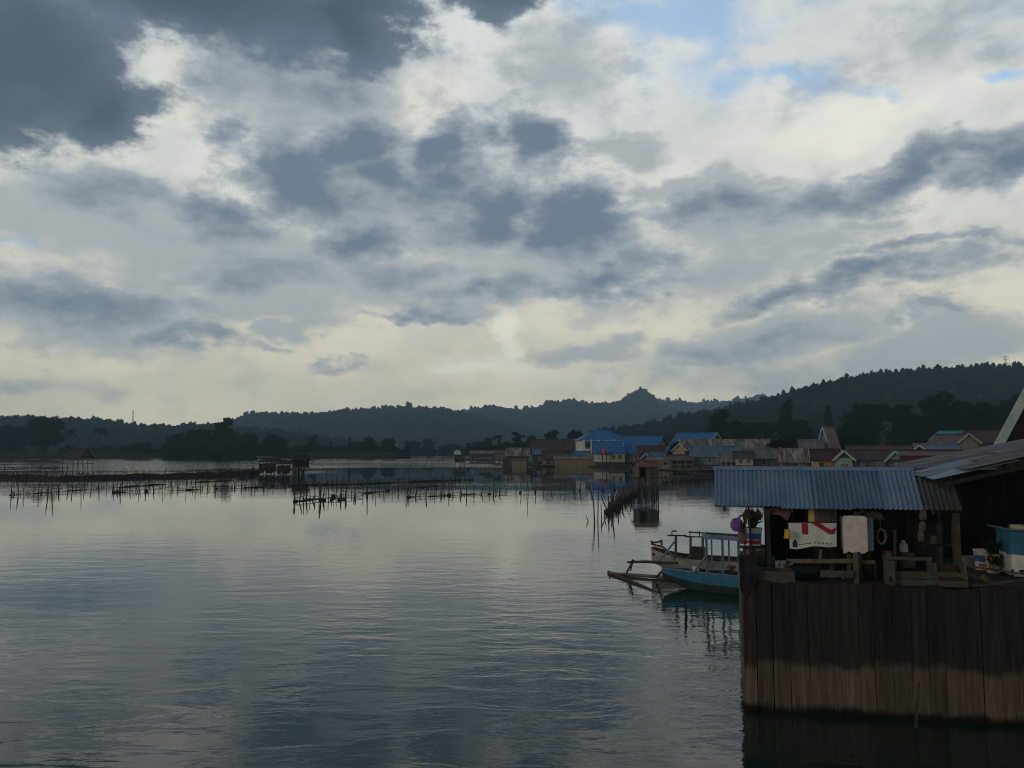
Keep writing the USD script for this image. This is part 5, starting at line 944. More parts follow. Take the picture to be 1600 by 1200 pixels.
for i, (x, y0, y1, w) in enumerate(((1166, 792, 820, .05), (1175, 792, 824, .055), (1184, 793, 818, .05))):
    T = Thing('hanging_bundle', ['leftmost dry leaf bundle hanging under the blue eave', 'middle and longest dry leaf bundle hanging under the blue eave', 'rightmost dry leaf bundle hanging under the blue eave'][i], 'dry bundle', at(x, y1, 15.5))
    a, b = at(x, y0 - 2, 15.5), at(x + 1, y1, 15.5); T.put('tie', MB().bar(a, a - Z * .08, .008, k=4), M_OLD)
    for k in range(9):
        an = k * .7; lf = MB(); o = np.array([math.cos(an), math.sin(an), 0]) * w; q = a - Z * .05; e = b + o * g.uniform(.8, 1.6) + Z * g.uniform(0, .08); mm = (q + e) / 2 + o; sd = np.array([-math.sin(an), math.cos(an), 0]) * .03; lf.add([q - sd * .3, q + sd * .3, mm + sd, mm - sd], [[0, 1, 2, 3]]).add([mm - sd, mm + sd, e + sd * .3, e - sd * .3], [[0, 1, 2, 3]]); T.put('leaf', lf, M_DRYLEAF)
c = at(1151, 821, 15.45); T = Thing('purple_bag', 'purple plastic bag hanging at the left end of the stall', 'bag', c - Z * .15); T.put('bag', lump(c, (.115, .1, .15), 8, .4), M_PURPLE, smooth=True); T.put('knot', MB().path([c + Z * .12 + U * .03, c + Z * .19 + U * .08, at(1166, 806, 15.5)], [.03, .018, .012], 6), M_PURPLE)
c = at(1161, 836, 15.7); T = Thing('brown_sack', 'brown sack slung behind the purple bag', 'sack', c - Z * .2); T.put('sack', lump(c, (.1, .1, .22), 12, .3), M_SACK, smooth=True); T.put('neck', MB().path([c + Z * .18, c + Z * .26 + U * .04], [.045, .02], 7), M_SACK)
# banner with red letters, cup, slatted box
YB = 15.2
def bpt(x, y, dy=0.0): return at(x, y, YB + (x - 1232) * -.0022) - np.array([0, dy, 0])
rows = []
for t in np.linspace(0, 1, 12):
    row = []
    for s in np.linspace(0, 1, 26):
        x = 1232 + 75 * s + 2 * t * (1 - s); yb = 857 - 4 * s + 1.6 * math.sin(s * 9); p = bpt(x, 817 + (yb - 817) * t); fold = .012 * math.sin((s * 3.2 - t * 1.5) * 4.2) * t + .008 * meshkit.noise(np.array([s * 9, t * 7, .3])); row.append(p - np.array([0, fold, 0]))
    rows.append(row)
BP = np.array(rows)
T = Thing('banner', 'white cloth banner with large red letter strokes hung in the stall', 'banner', bpt(1268, 858)); ban = MB().grid(BP); ban.grid(BP[::-1] + [0, .006, 0]); bpath = T.put('cloth', ban, M_BANNER, smooth=True)
def bsurf(s, t, lift=.004):
    i, j = t * 11, s * 25; i0, j0 = min(int(i), 10), min(int(j), 24); a, b = i - i0, j - j0; return BP[i0, j0] * (1 - a) * (1 - b) + BP[i0 + 1, j0] * a * (1 - b) + BP[i0, j0 + 1] * (1 - a) * b + BP[i0 + 1, j0 + 1] * a * b - np.array([0, lift, 0])
def strip(pts0, pts1, n=10):
    mb = MB(); P = np.array([[bsurf(*(np.array(a) * (1 - k) + np.array(b) * k)) for k in np.linspace(0, 1, n)] for a, b in zip(pts0, pts1)]); return mb.grid(P)
T.put('red_stroke', strip([(.27, .0), (.27, .40), (.30, .46)], [(.40, .0), (.40, .46), (.40, .475)], 6), M_REDP)
T.put('red_stroke', strip([(.47, 0), (.84, .47)], [(.65, 0), (.90, .30)], 12), M_REDP); T.put('red_stroke', strip([(.84, .47), (.955, .47)], [(.87, .30), (1.0, .17)], 8), M_REDP)
T.put('emblem', strip([(.06, .72), (.06, .93)], [(.165, .72), (.165, .93)], 5), M_INK); T.put('emblem', strip([(.09, .64), (.09, .72)], [(.145, .64), (.145, .72)], 4), M_INK); T.put('ink_line', strip([(.18, .83), (.18, .855)], [(.42, .83), (.42, .855)], 6), M_INK)
for k, chh in enumerate('PADANG'):
    tmesh = meshkit.text_mesh(chh, .034, .002, bold=True); o = bsurf(.42 + k * .088, .885, .006); v = np.array(tmesh.vertices); T.put('letter', MB().add(o + v[:, :1] * U + v[:, 1:2] * Z - v[:, 2:] * N, tmesh.faces), M_INK)
T.put('cord', MB().path([bpt(1238, 817, .004), bpt(1240, 806), bpt(1240, 797)], .005, 4), M_OLD); T.put('cord', MB().path([bpt(1305, 817, .004), bpt(1306, 797)], .005, 4), M_OLD); T.put('hem_bar', MB().bar(bpt(1231, 816.3), bpt(1308, 816.3), .012, k=6), M_OLD)
c = at(1230.5, 841, 15.0); T = Thing('yellow_cup', 'orange-yellow plastic dipper hanging beside the white banner', 'cup', c); T.put('cup', MB().lathe([(0, 0), (.066, 0), (.052, .165), (.046, .165), (.058, .008), (0, .008)], c, 20), M_YELLOW, smooth=40); T.put('string', MB().bar(c + Z * .16, c + Z * .5, .004, k=4), M_OLD)
mb, m, sz, ax = pxbox(1265, 1307, 796, 815.5, 15.25, .34); T = Thing('slatted_box', 'wooden box with grey slats and a yellow end above the banner', 'box', m - Z * sz[2] / 2); w, d, h = sz
for k in range(4): T.put('slat', MB().box(m + ax[0] * (-w / 2 + .115 + (k + .5) * (w - .12) / 4) - ax[1] * (d / 2 - .012), ((w - .12) / 4 - .006, .024, h), ax, ch=.004), M_GREYWOOD if k else M_PALEWOOD)
T.put('yellow_end', MB().box(m - ax[0] * (w / 2 - .055) - ax[1] * (d / 2 - .015), (.108, .03, h), ax, ch=.004), M_YEL2); T.put('back', MB().box(m + ax[1] * (d / 2 - .012), (w, .02, h), ax), M_OLD); T.put('bottom', MB().box(m - Z * (h / 2 - .012), (w - .01, d - .06, .02), ax), M_OLD)
for s in (-1, 1): T.put('hanger', MB().bar(m + ax[0] * s * w * .42 + Z * h * .45, m + ax[0] * s * w * .42 + Z * (h * .5 + .3), .008, k=4), M_OLD)
# tall cloth-covered box on posts
mb, m, sz, ax = pxbox(1320.5, 1353, 806, 863.5, 14.75, .42); w, d, h = sz; P = []
T = Thing('cloth_covered_box', 'tall box under a pinkish white cloth with a blue-grey side, on timber posts', 'box', m - Z * (h / 2 + .6))
sm = trimesh.creation.box((w, .10, h)).subdivide().subdivide().subdivide().subdivide(); v = np.array(sm.vertices); rr = .06
cx = np.clip(v[:, 0], -w / 2 + rr, w / 2 - rr); czz = np.clip(v[:, 2], -h, h / 2 - rr); dx, dz_ = v[:, 0] - cx, v[:, 2] - czz; nn = np.sqrt(dx ** 2 + dz_ ** 2) + 1e-9; kk = np.where((nn > rr) & (dz_ > 0), rr / nn, 1.0); v[:, 0] = cx + dx * kk; v[:, 2] = czz + dz_ * kk
v[:, 1] += np.where(v[:, 1] < 0, -1, 0) * .028 * (meshkit.fbm(np.c_[v[:, 0] * 5 + v[:, 2] * 2.2, v[:, 2] * 3.2, v[:, 1] * 0 + 2.2], 4, 4) - .5); v[:, 2] += np.where(v[:, 2] < -h / 2 + .02, .02 * np.sin(v[:, 0] * 40), 0)
T.put('cloth_front', MB().add(m - ax[1] * (d / 2 - .05) + v @ ax, sm.faces), M_SACKW, smooth=60); T.put('box', MB().box(m + ax[1] * .06 + ax[0] * .08 - Z * .01, (w + .12, d - .14, h - .05), ax, ch=.02), M_STEELB)
for x, y1, yy in ((1326, 905, 14.95), (1336.5, 917, 14.6), (1357, 905, 15.0)): q = at(x, 863.5, yy); T.put('leg', MB().beam([q[0], q[1], FLOOR], q, .075 if x > 1330 else .05, .06), M_PALEWOOD if x < 1350 else M_OLD)
c = at(1364, 806, 15.3); T = Thing('basket', 'brown shallow basket upside down right of the cloth-covered box', 'basket', c - Z * .08); T.put('basket', MB().lathe([(.0, .09), (.08, .085), (.15, .05), (.19, -.02), (.2, -.05), (.185, -.05), (.14, .03), (0, .07)], c, 24), M_SACK, smooth=40); T.put('rim', MB().lathe([(.205, -.06), (.212, -.05), (.205, -.035), (.19, -.045)], c, 24), M_OLD, smooth=40); T.put('hook', MB().bar(c + Z * .08, c + Z * .2, .005, k=4), M_OLD)
T = Thing('stall_railing', 'horizontal timber rail with an upright below the white banner', 'railing', at(1280, 905, 15.0)); T.put('rail', MB().beam(at(1228, 876.5, 15.1), at(1334, 876.5, 14.8), .05, .075), M_PALEWOOD); T.put('rail', MB().beam(at(1343, 878, 14.8), at(1366, 878, 14.75), .05, .06), M_PALEWOOD); T.put('upright', MB().path([at(1282, 873, 14.9), at(1282.5, 858, 14.9)], [.035, .02], 5), M_PALEWOOD)
for x in (1232, 1300, 1368): q = at(x, 877, 14.95); T.put('post', MB().beam([q[0], q[1] + .04, FLOOR], q + [0, .04, 0], .05, .05), M_OLD)
mb, m, sz, ax = pxbox(1284, 1332, 892, 903, 14.55, .05); T = Thing('grey_plank', 'loose grey plank lying on edge behind the plank wall, left of the thick post', 'plank', m - Z * sz[2] / 2); T.put('plank', mb, M_GREYWOOD); T.put('batten', MB().box(m - ax[1] * .035 + ax[0] * .1, (.05, .02, sz[2] * 1.2), ax), M_GREYWOOD)
c = on(1255, 905, FLOOR); c[2] = FLOOR; T = Thing('net_heap', 'dark heap of fishing net on the platform below the rail', 'fishing net', c); T.put('heap', lump(c + Z * .11, (.42, .22, .15), 21, .35), M_BLACKCLOTH, smooth=True); T.put('rope', MB().path([c + [-.35, -.2, .1], c + [-.1, -.26, .16], c + [.15, -.24, .12], c + [.4, -.15, .06]], .012, 5), M_NET)
mb, m, sz, ax = pxbox(1398, 1506, 877, 917, 14.0, .55); w, d, h = sz; T = Thing('fish_trough', 'long grey timber trough with a dark brown lid board, right of the thick post', 'trough', m - Z * h / 2)
for k, (z0, z1) in enumerate(((-.5, -.23), (-.215, .08))): T.put('front_plank', MB().box(m - ax[1] * (d / 2 - .02 - .004 * k) + Z * h * (z0 + z1) / 2, (w, .035, h * (z1 - z0)), ax, ch=.006), M_GREYWOOD)
T.put('top_rail', MB().box(m + ax[1] * (d / 2) - ax[0] * .19 + Z * (h / 2 - .03), (w * .66, .05, .06), ax, ch=.005), M_GREYWOOD); T.put('back_plank', MB().box(m + ax[1] * (d / 2) - Z * h * .2, (w, .03, h * .5), ax), M_BLACKWOOD); T.put('bottom', MB().box(m - Z * (h / 2 - .03), (w - .02, d - .06, .03), ax), M_OLD)
for s in (-1, 1): T.put('end', MB().box(m + ax[0] * s * (w / 2 - .02) + Z * 0, (.035, d - .08, h * .86), ax, ch=.005), M_GREYWOOD)
T.put('divider', MB().box(m + ax[0] * w * .1, (.03, d - .1, h * .8), ax), M_GREYWOOD); T.put('lid', MB().box(m + ax[0] * w * .27 + Z * h * .06 - ax[1] * .1, (w * .3, d * .8, .03), np.array([ax[0], ax[1] * .9 + Z * .43, Z * .9 - ax[1] * .43])), M_DOOR)
mb, m, sz, ax = pxbox(1385.5, 1398, 877, 919, 13.95, .14); T = Thing('thick_post', 'thick grey-green post stump at the left end of the timber trough', 'post', m - Z * sz[2] / 2); T.put('post', mb, M_GREYWOOD); T.put('moss_patch', lump(m - ax[1] * (sz[1] / 2) - Z * .08, (.04, .008, .06), 17, .5, 2), M_LEAFG)
for i, (x, y0, y1, w) in enumerate(((1442, 797, 812, .10), (1441, 815, 829, .09), (1439, 829, 845, .08))):
    T = Thing('hung_bundle', ['topmost pale bundle on the string of three under the eave', 'middle pale bundle on the string of three under the eave', 'lowest pale bundle on the string of three under the eave'][i], 'dried bundle', at(x, y1, 14.5)); a, b = at(x, y0, 14.5), at(x, y1, 14.5)
    for k in range(6): an = k * 1.05; o = np.array([math.cos(an), math.sin(an), 0]) * w * .45; T.put('strand', MB().path([a + o * .5, (a + b) / 2 + o, b + o * .8], [.02, .028, .016], 5), M_PALEWOOD)
    T.put('string', MB().bar(a + Z * .1, a, .006, k=4), M_OLD)
c = at(1386, 877, 15.2); T = Thing('clay_pot', 'small brown clay pot standing behind the thick post', 'pot', [c[0], c[1], FLOOR]); T.put('pot', MB().lathe([(0, 0), (.07, 0), (.10, .06), (.095, .14), (.075, .17), (.085, .19), (.075, .19), (.06, .165), (0, .15)], c, 22), M_POT, smooth=40); T.put('stand', MB().beam([c[0], c[1], FLOOR], [c[0], c[1], c[2] - .005], .12, .12), M_OLD)
c = at(1398, 862, 15.3); T = Thing('pale_stick', 'pale upright stick above the thick post', 'stick', [c[0], c[1], FLOOR]); T.put('stick', MB().path([[c[0], c[1], FLOOR], c, at(1398, 828, 15.3)], [.03, .032, .026], 6), M_PALEWOOD); T.put('fork', MB().bar(at(1398, 834, 15.3), at(1394, 829, 15.3), .014, k=5), M_PALEWOOD)
c = at(1459.5, 850, 15.0); T = Thing('pale_tin', 'pale tin can on a dark ledge right of the string of bundles', 'tin', c); T.put('can', MB().lathe([(0, 0), (.055, 0), (.055, .15), (.05, .15), (.05, .01), (0, .01)], c, 18), M_GREYWOOD, smooth=40); T.put('ledge', MB().beam(c + [-.25, .05, -.02], c + [.45, .0, -.02], .16, .03), M_BLACKWOOD); T.put('ledge_post', MB().beam([c[0], c[1] + .05, FLOOR], [c[0], c[1] + .05, c[2] - .03], .05, .05), M_BLACKWOOD)
# right end: basin, buckets, plants, cool box
c = on(1519, 884, FLOOR); c[2] = FLOOR; T = Thing('cream_basin', 'cream enamel basin on the floor left of the flower-print bucket', 'basin', c); T.put('bowl', MB().lathe([(0, .0), (.12, 0), (.15, .02), (.205, .16), (.22, .175), (.215, .185), (.195, .17), (.14, .03), (0, .02)], c, 28), M_CREAMP, smooth=40); T.put('rim', MB().lathe([(.212, .170), (.228, .176), (.222, .19), (.208, .186)], c, 28), M_TINPALE, smooth=40)
c = on(1535, 890, FLOOR); c[2] = FLOOR; T = Thing('flower_print_bucket', 'white bucket printed with a blue band and red and blue flowers', 'bucket', c); bucket(T, c, .115, .15, .40, M_BUCKET, (.42, .74, M_BLUEL)); 
for k, (aa, mm_) in enumerate(((-2.35, M_BLUEL), (-1.95, M_REDL), (-1.55, M_BLUEL))):
    r = .128; q = c + [r * math.cos(aa), r * math.sin(aa), .105]; d = np.array([math.cos(aa), math.sin(aa), 0]); sd = np.array([-d[1], d[0], 0]); fl = MB()
    for j in range(5): an = j * 1.257; fl.bar(q + (sd * math.cos(an) + Z * math.sin(an)) * .016 - d * .002, q + (sd * math.cos(an) + Z * math.sin(an)) * .016 + d * .005, .013, k=8)
    T.put('printed_flower', fl, mm_)
c = on(1552, 895, FLOOR); c[2] = FLOOR; T = Thing('cream_plant_pot', 'cream pot overgrown by a trailing plant beside the blue and white cool box', 'plant pot', c); bucket(T, c, .105, .13, .36, M_CREAMP, rim=True)
for i in range(26):
    a = g.uniform(0, 6.28); L = g.uniform(.35, .75); d = np.array([math.cos(a), math.sin(a), 0]); p0 = c + Z * .36 + d * .05; pts = [p0 + d * (.30 * t * (.6 + (i % 3) * .3)) + Z * (L * t - .55 * L * t * t) for t in np.linspace(0, 1, 7)]; sd = np.array([-d[1], d[0], 0]); lf = MB()
    for q in range(6): w0, w1 = .02 * math.sin(math.pi * (q + .5) / 7), .02 * math.sin(math.pi * (q + 1.5) / 7); lf.add([pts[q] - sd * w0, pts[q] + sd * w0, pts[q + 1] + sd * w1, pts[q + 1] - sd * w1], [[0, 1, 2, 3]])
    T.put('leaf', lf, M_LEAFG)
for i in range(9):
    aa = -2.6 + i * .22; x, yv = math.cos(aa) * .14, math.sin(aa) * .14; pts = [c + [x * .9, yv * .9, .38], c + [x * 1.1, yv * 1.1, .33], c + [x * 1.05, yv * 1.08, .33 - g.uniform(.1, .3)]]; v = MB().path(pts, .005, 4)
    for k in range(12): q = pts[1] * (1 - k / 12) + pts[2] * k / 12 + g.normal(0, .015, 3); o = g.normal(size=3) * .03; o2 = g.normal(size=3) * .02; v.add([q, q + o, q + o + o2, q + o2], [[0, 1, 2, 3]])
    T.put('vine', v, M_LEAFG)
corner = on(1583, 903, FLOOR); corner[2] = FLOOR; la = on(1562, 893, FLOOR); la[2] = FLOOR; dl = (la - corner); wl_ = np.linalg.norm(dl); dl /= wl_; dr = np.array([-dl[1], dl[0], 0]); dr = dr if dr[0] > 0 else -dr; H1 = .42; H2 = .80; lw = .72
cc_ = corner + dl * wl_ / 2 + dr * lw / 2; axc = np.array([dl, dr, Z]); T = Thing('cool_box', 'large cool box, scuffed white below and blue cloth cover above, at the right edge', 'cool box', [cc_[0], cc_[1], FLOOR])
T.put('box', MB().box(cc_ + Z * (H1 / 2 + .02), (wl_, lw, H1), axc, ch=.02), M_WHITECOOL); cv = trimesh.creation.box((wl_ + .05, lw + .05, H2 - H1 + .04)).subdivide().subdivide().subdivide(); v = np.array(cv.vertices); v += .03 * (meshkit.fbm(v * 5 + 3, 4, 5)[:, None] - .5); v[:, 2] += np.where(v[:, 2] < -.1, .02 * np.sin(v[:, 0] * 17 + v[:, 1] * 11), 0); T.put('cover', MB().add(cc_ + Z * (H1 + (H2 - H1) / 2 + .03) + v @ axc, cv.faces), M_BLUECOOL, smooth=60)
T.put('logo', MB().lathe([(0, .0), (.09, .0), (.09, .004), (0, .004)], (0, 0, 0), 20), M_INK) if False else T.put('logo', MB().add((lambda s: corner + dr * (.2 + s[:, :1] * .11) + Z * (.13 + s[:, 1:2] * .03) - dl * .003)(np.array([[math.cos(t), math.sin(t)] for t in np.linspace(0, 2 * math.pi, 18)[:-1]])), [[0, i, i + 1] for i in range(1, 16)]), M_INK); T.put('corner_strip', MB().box(corner + dl * .0 + Z * .09 - (dl + dr) * .006, (.03, .03, .14), axc), M_NAVY)
tz = FLOOR + H2 + .055; T = Thing('rolled_mat', 'short pale roll lying on the cool box, left of the brown roll', 'roll', [cc_[0], cc_[1], tz]); q = corner * [1, 1, 0] + Z * (tz + .06) + dl * .22; T.put('roll', MB().bar(q + dr * .05, q + dr * .27, .062, k=16), M_CREAMP, smooth=40); T.put('core', MB().bar(q + dr * .048, q + dr * .272, .025, k=10), M_OLD)
T = Thing('rolled_mat', 'brown roll lying across the cool box at the right edge', 'roll', [cc_[0] + .3, cc_[1], tz]); q2 = q + dr * .31; T.put('roll', MB().bar(q2, q2 + dr * .38, .07, k=16), M_SACK, smooth=40); T.put('band', MB().bar(q2 + dr * .12, q2 + dr * .17, .073, k=16), M_CARD, smooth=40)
hz = [corner * [1, 1, 0] + Z * (tz + .02) + dl * (wl_ + .12) + dr * (-.12) + Z * .0, corner * [1, 1, 0] + Z * (tz + .022) + dl * (wl_ * .8), corner * [1, 1, 0] + Z * (tz + .024) + dl * (wl_ * .3) - dr * .02, corner * [1, 1, 0] + Z * (tz + .03) + dl * .02 + dr * .15, corner * [1, 1, 0] + Z * (tz + .03) + dr * .5]
T = Thing('grey_hose', 'grey hose lying along the edge of the cool box top', 'hose', hz[2]); T.put('hose', MB().path(hz, .018, 8), M_TINPALE, smooth=50); T.put('nozzle', MB().bar(hz[0], hz[0] + dl * .1 + Z * .03, .024, .014, 8), M_NAVY)
for i, (x0, y0, x1, y1, yy) in enumerate(((1510, 897, 1565, 914, 14.3), (1520, 915, 1600, 905, 13.7), (1535, 899, 1552, 916, 13.9), (1508, 884, 1600, 897, 15.0))):
    T = Thing('loose_board', ['dark board slanting down below the cream basin', 'dark board lying along the wall top below the cool box', 'short brown board propped against the wall top at the right', 'long brown board in front of the flower-print bucket'][i], 'board', at((x0 + x1) / 2, max(y0, y1), yy)); T.put('board', MB().beam(at(x0, y0, yy + .15), at(x1, y1, yy), .13, .03), M_POT if i != 1 else M_OLD); T.put('cleat', MB().beam(at((x0 + x1) / 2 - 3, (y0 + y1) / 2 - 1, yy + .07), at((x0 + x1) / 2 + 3, (y0 + y1) / 2 + 1, yy + .06), .15, .05), M_OLD)

# ---------------------------------------------------------------- outrigger boats
M_BOATBLUE = mat('turquoise_blue_hull_paint', (.022, .16, .30), .45, .3, 2.2, color2=(.016, .11, .21), dirt=((.12, .13, .12), 3.0, .58, .6), bump=.1, bscale=20)
M_FLOAT = mat('grey_bamboo_float', (.17, .16, .135), .7, .3, 3.0, dirt=((.08, .08, .07), 3, .52, .7))
M_BOATDARK = mat('dark_green_hull_bottom', (.03, .06, .055), .7, .3, 2.0); M_BOATWHITE = mat('dirty_white_hull_paint', (.30, .30, .27), .6, .25, 2.0, dirt=((.11, .105, .09), 2.5, .53, .7)); M_BOATLT = mat('light_blue_timber_paint', (.14, .20, .30), .6, .3, 3.0, dirt=((.12, .12, .12), 5, .55, .6)); M_INSIDE = mat('dark_boat_inside', (.05, .045, .04), .85, .35, 3.0)
def hull(T, A, d, L, hw, gz, kz, m_top, m_bot, m_in, tip=.35, prow=.0):
    """A: left tip, d: direction; station functions of t in 0..1; outer topside, bottom, inside and gunwale"""
    n = np.array([-d[1], d[0], 0]); ts = np.linspace(0, 1, 25)
    w = lambda t: hw * min(1.0, (tip + (1 - tip) * math.sin(min(t / .35, 1) * math.pi / 2))) * (1.0 if t < .75 else max(.12, math.cos((t - .75) / .25 * math.pi / 2.3)))
    G = lambda t: gz + prow * max(0, 1 - t / .25) ** 2 + .18 * max(0, (t - .7) / .3) ** 2; Kz = lambda t: kz + .42 * max(0, 1 - t / .22) ** 1.6 + .3 * max(0, (t - .85) / .15) ** 2
    for s, nm in ((-1, 'port'), (1, 'star')):
        top = np.array([[A + d * L * t + n * s * w(t) * q + Z * (G(t) * (1 - r) + (Kz(t) + .0) * r) for t in ts] for q, r in ((1, 0), (.985, .25), (.95, .5))]); bot = np.array([[A + d * L * t + n * s * w(t) * q + Z * (G(t) * (1 - r) + Kz(t) * r) for t in ts] for q, r in ((.95, .5), (.82, .75), (.45, .95), (0, 1))])
        ins = np.array([[A + d * L * t + n * s * max(w(t) - .03, .01) * q + Z * (G(t) * (1 - r) + (Kz(t) + .05) * r) for t in ts] for q, r in ((1, 0), (.95, .4), (.75, .75), (0, 1))])
        T.put('topside', MB().grid(top if s > 0 else top[::-1]), m_top, smooth=40); T.put('bottom', MB().grid(bot if s > 0 else bot[::-1]), m_bot, smooth=40); T.put('inside', MB().grid(ins[::-1] if s > 0 else ins), m_in, smooth=40)
        T.put('rubbing_strake', MB().path([A + d * L * t + n * s * (w(t) * .955 + .008) + Z * (G(t) * .52 + Kz(t) * .48) for t in ts[::2]], .016, 5), m_bot)
        T.put('gunwale', MB().path([A + d * L * t + n * s * (w(t) - .01) + Z * (G(t) + .01) for t in ts[::2]], .032, 6), m_in if m_in is not M_INSIDE else M_BOATLT)
    T.put('transom', MB().add([A + n * w(0) + Z * G(0), A - n * w(0) + Z * G(0), A - n * w(0) * .95 + Z * (G(0) + Kz(0)) / 2, A + Z * Kz(0), A + n * w(0) * .95 + Z * (G(0) + Kz(0)) / 2], [[0, 1, 2], [0, 2, 4], [2, 3, 4]]), m_top)
    for t in (.2, .42, .64): T.put('thwart', MB().box(A + d * L * t + Z * (G(t) - .12), (.16, 2 * w(t) - .08, .03), np.array([d, n, Z])), M_PALEWOOD)
    return n, w, G
BA, BDIR = at(1037, 884, 26.8), np.array([2.11, -1.4, 0]) / math.hypot(2.11, 1.4); BA = np.array([BA[0], BA[1], 0]) 
T = Thing('blue_outrigger_boat', 'turquoise-blue outrigger boat with a light blue frame, moored left of the plank wall', 'boat', BA); n, w, G = hull(T, BA, BDIR, 7.0, .46, .60, -.12, M_BOATBLUE, M_BOATDARK, M_INSIDE)
near = -n if (-n)[1] < 0 else n
def s_on(px, off):                                          # where the view through that pixel column crosses the hull's side
    k = at(px, 860, 1.0)[0]; b = BA + near * off; return (k * b[1] - b[0]) / (BDIR[0] - k * BDIR[1])
zt = 1.72
for off, xs in ((.44, (1104, 1129, 1154, 1172)), (-.44, (1112, 1139, 1164))):
    ends = []
    for x in xs: s = s_on(x, off); b = BA + BDIR * s + near * off; T.put('frame_post', MB().beam(b + Z * .5, b + Z * zt, .065 if off > 0 else .045, .065 if off > 0 else .045), M_BOATLT); ends.append(b)
    T.put('frame_beam', MB().beam(ends[0] - BDIR * .12 + Z * (zt + .04), ends[-1] + BDIR * .1 + Z * (zt + .04), .09, .15 if off > 0 else .08), M_BOATLT)
a, b = BA + BDIR * s_on(1105, .44) + near * .47, BA + BDIR * s_on(1083, .5) + near * .5; T.put('diagonal_brace', MB().beam(a + Z * 1.2, b + Z * .60, .10, .05), M_BOATLT); a = BA + BDIR * s_on(1104, .44) + near * .44; T.put('cross_beam', MB().beam(a + Z * (zt - .02), a - near * .88 + Z * (zt - .02), .07, .07), M_BOATLT); T.put('roof_pole', MB().bar(a + Z * (zt + .15) - BDIR * .05, a + BDIR * 1.1 + near * .05 + Z * (zt + .13), .03, k=6), M_OLD)
f0 = on(954, 896, .05); f1 = on(1063, 903.5, .08); T.put('float', MB().path([f0 - (f1 - f0) * .02 + Z * .06, f0, (f0 + f1) / 2, f1, f1 + (f1 - f0) * .55], [.035, .055, .06, .06, .04], 9), M_FLOAT, smooth=50)
bo0, bo1 = at(981, 878.5, 28.8), at(1037, 879.5, 26.9); T.put('boom', MB().path([bo0, (bo0 + bo1) / 2 + Z * .03, bo1, bo1 + (bo1 - bo0) * .35], [.04, .05, .055, .05], 7), M_OLD)
T.put('strut', MB().bar(at(989, 877, 28.5), at(979, 894.5, 28.9), .035, k=6), M_OLD); T.put('strut', MB().bar(at(989, 877, 28.5), at(985, 892, 28.7), .03, k=6), M_OLD); T.put('lashing', MB().bar(at(987, 876, 28.5), at(991, 878, 28.5), .06, k=8), M_BLACKCLOTH)
q0, q1 = at(1034, 893, 27.0), at(1026, 902, 27.9); T.put('strut', MB().bar(q0, q1, .04, k=6), M_OLD); T.put('boom_brace', MB().beam(at(1030, 877, 27.3), at(1055, 845, 27.3), .05, .05), M_BOATLT)
bm0, bm1 = on(951, 894, .04), on(1048, 934, .0); single('bamboo_pole', MB().path([bm0, bm0 * .6 + bm1 * .4, bm0 * .3 + bm1 * .7 - Z * .02, bm1 - Z * .06], [.06, .065, .06, .04], 8), M_STAKE, 'dark bamboo pole floating from the tip of the white outrigger float', 'pole', smooth=50)
B2 = at(1019, 858, 30.2); B2 = np.array([B2[0], B2[1], 0]); D2 = np.array([2.3, -1.15, 0]) / math.hypot(2.3, 1.15); T = Thing('white_outrigger_boat', 'dirty white outrigger boat with dark inside moored behind the blue one', 'boat', B2); n2, w2, G2 = hull(T, B2, D2, 6.2, .5, .60, -.1, M_BOATWHITE, M_BOATWHITE, M_OLD, tip=.25, prow=.25)
nr2 = -n2 if (-n2)[1] < 0 else n2
p0 = B2 + D2 * .12 + nr2 * .145 + Z * .62; T.put('bow_plate', MB().box(p0, (.12, .03, .11), np.array([D2, n2, Z])), M_INK)
a = at(1022, 856, 29.9); T.put('stem_timber', MB().path([a + [-.1, 0, .14], a + [.35, 0, .02], at(1055, 872, 28.6)], [.04, .045, .05], 6), M_PALEWOOD); T.put('stem_timber', MB().path([at(1017, 848, 29.8), at(1026, 847.5, 29.8), at(1034, 845, 29.8)], [.03, .035, .03], 6), M_OLD); T.put('stem_timber', MB().bar(at(1018, 844.5, 29.8), at(1018.5, 850, 29.8), .035, k=6), M_OLD); T.put('stem_timber', MB().bar(at(1033, 843.5, 29.8), at(1034, 852, 29.8), .045, k=6), M_OLD)
for x, y0, y1 in ((1056, 838, 866), (1079, 838, 872), (1098, 838, 874)): T.put('frame_post', MB().beam(at(x, y1, 28.4), at(x, y0, 28.4), .075, .075), M_PALEWOOD)
for x0, x1, y in ((1043, 1073, 836.5), (1070, 1101, 838.5), (1050, 1057, 829.5), (1076, 1092, 831.5), (1086, 1100, 832.2)): T.put('frame_rail', MB().beam(at(x0, y, 28.4), at(x1, y + .6, 28.3), .05, .045), M_STAKE)
for x in (1050, 1078, 1093): T.put('rail_peg', MB().bar(at(x, 838, 28.35), at(x, 829.5, 28.35), .018, k=5), M_STAKE)
m = at(1090, 864, 28.2); T.put('engine_box', MB().box(m, (.45, .4, .42), np.array([D2, n2, Z]), ch=.03), M_INSIDE)
T.put('side_brace', MB().bar(at(1054, 858, 28.5), at(1061, 874, 28.4), .025, k=5), M_PALEWOOD)
